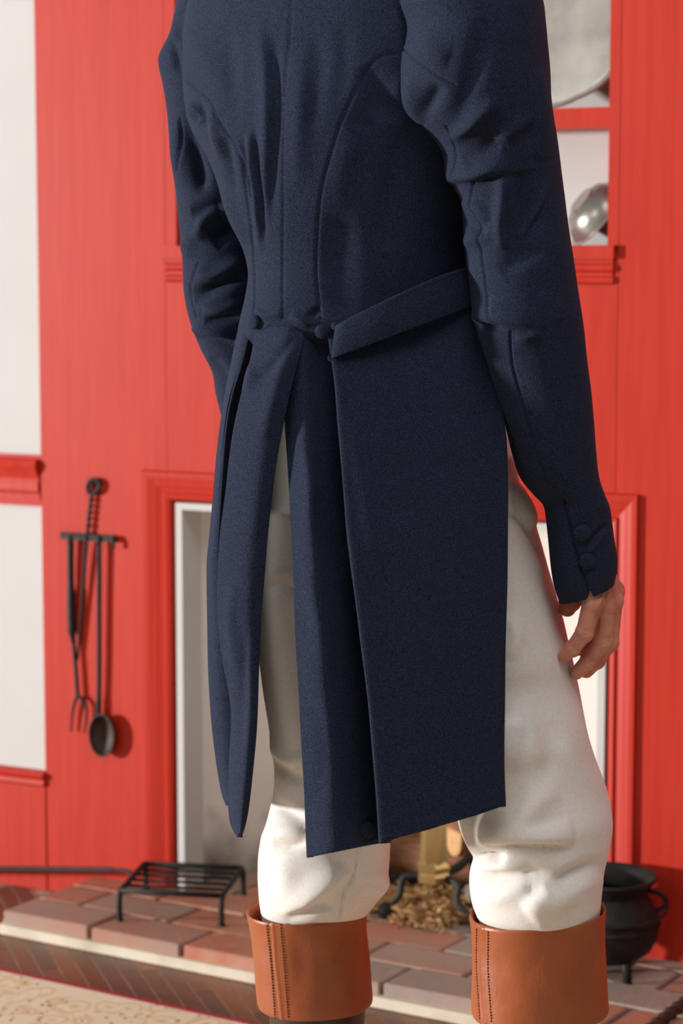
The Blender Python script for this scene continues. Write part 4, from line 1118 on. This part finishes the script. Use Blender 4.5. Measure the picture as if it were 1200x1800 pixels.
# hand: palm, four fingers of different lengths, thumb
def hand(mb, wrist, joints, palm_r, prev):
    for f in joints:
        pts = [np.array(q[:3]) for q in f]; rd = [q[3] for q in f]
        for k in range(len(pts) - 1): mb.capsule(pts[k], pts[k + 1], rd[k], rd[k + 1], 16)
        for k in range(1, len(pts) - 1):     # knuckles
            mb.capsule(pts[k] - ZUP * .0006, pts[k] + ZUP * .0006, rd[k] * 1.13, rd[k] * 1.13, 14)
    mb.capsule(prev, wrist, .026, .0245, 20)
q = lambda px, py, h, r: (*Pt(px, py, h), r)
mbh = MB()
fing = [
    [q(1028, 1000, 2.490, 0.0170), q(1042, 1060, 2.484, 0.0121), q(1027, 1112, 2.486, 0.0099), q(1006, 1140, 2.492, 0.0087), q(991, 1153, 2.497, 0.0074)],         # little finger
    [q(1036, 1000, 2.500, 0.0180), q(1062, 1066, 2.500, 0.0125), q(1060, 1128, 2.500, 0.0105), q(1034, 1162, 2.506, 0.0094), q(1013, 1183, 2.511, 0.0078)],        # ring finger
    [q(1044, 1000, 2.512, 0.0180), q(1074, 1056, 2.520, 0.0129), q(1070, 1128, 2.520, 0.0108), q(1048, 1160, 2.527, 0.0096), q(1030, 1180, 2.532, 0.0081)],        # middle finger
    [q(1050, 1000, 2.522, 0.0170), q(1076, 1040, 2.542, 0.0129), q(1068, 1105, 2.546, 0.0108), q(1040, 1130, 2.550, 0.0096), q(1018, 1141, 2.552, 0.0081)],        # index finger
    [q(1030, 1000, 2.515, 0.0160), q(1010, 1030, 2.535, 0.0130), q(1002, 1055, 2.545, 0.0121), q(997, 1069, 2.548, 0.0101)]]                                       # thumb
hand(mbh, wr_r, fing, .02, el_r + (wr_r - el_r) * .55)
HV, HFc = remeshed(mbh, 0.0011, 8, 0.5)
HFc = orient(HV, HFc); HN = vnormals(HV, HFc)
KF = []
for (x, y, sx) in [(1030, 1112, 12), (1062, 1128, 13), (1010, 1140, 9), (1038, 1161, 10)]:
    for dy in (-4, 0, 4): KF.append(('g', [(x - sx, y + dy + 3), (x, y + dy), (x + sx, y + dy - 3)], 1.3, -1.1))
KF += [('g', [(1070, 1020), (1068, 1045), (1062, 1066)], 3, 2.0), ('g', [(1060, 1035), (1056, 1055), (1050, 1070)], 3, 1.4), ('g', [(1050, 1075), (1050, 1100), (1046, 1125)], 2.5, -1.5)]
HV = relief(HV, HN, KF)
mbl = MB()     # the far hand, mirrored through the body's middle plane
mid_p = (sh_r + sh_l) / 2
off = wr_l - (wr_r - 2 * LAT * float((wr_r - mid_p) @ LAT))
refl = lambda p: np.array(p) - 2 * LAT * float((np.array(p) - mid_p) @ LAT) + off
fl_ = [[(*refl(f[:3]), f[3]) for f in ff] for ff in fing]
hand(mbl, wr_l, fl_, .02, el_l + (wr_l - el_l) * .55)
H2, H2F = remeshed(mbl, 0.0025, 5, 0.5)
allV = np.concatenate([BV, HV, H2]); allF = np.concatenate([BF, HFc + len(BV), H2F + len(BV) + len(HV)])
body = np_mesh('body', allV, allF, M['skin'], person); body['label'] = 'bare right hand hanging below the cuff'
# finger nails on the visible hand
# hair
mb = MB(); rr = []
for i in range(17):
    t = i / 16 * math.pi * .62; z = math.cos(t); r = math.sin(t) + 1e-3
    rr.append([hd + ZUP * (z * .128 + .002) + LAT * r * .084 * math.cos(a) + FWD * (r * .104 * math.sin(a) - .012 - .02 * max(0, -z) * 2) for a in np.arange(32) * 2 * math.pi / 32])
mb.rings(rr[::-1])
V, F = remeshed(mb, 0.006, 3); Nn = vnormals(V, orient(V, F)); V = cloth_noise(V, Nn, .004, 160, 9)
hr = np_mesh('hair', V, F, M['hair'], person)
for sgn in (-1, 1):
    e0 = hd + FWD * .086 + ZUP * .006 + LAT * sgn * .032
    build('eye', MB().lathe([(.0005, -.011), (.008, -.008), (.011, 0), (.008, .008), (.0005, .011)], tuple(e0), 16), M['shirt'], person, smooth=True)
build('neckcloth', MB().tube([neck - ZUP * .02, neck + ZUP * .02, neck + ZUP * .06 + FWD * .01], [.072, .070, .066], 32), M['shirt'], person, smooth=True)
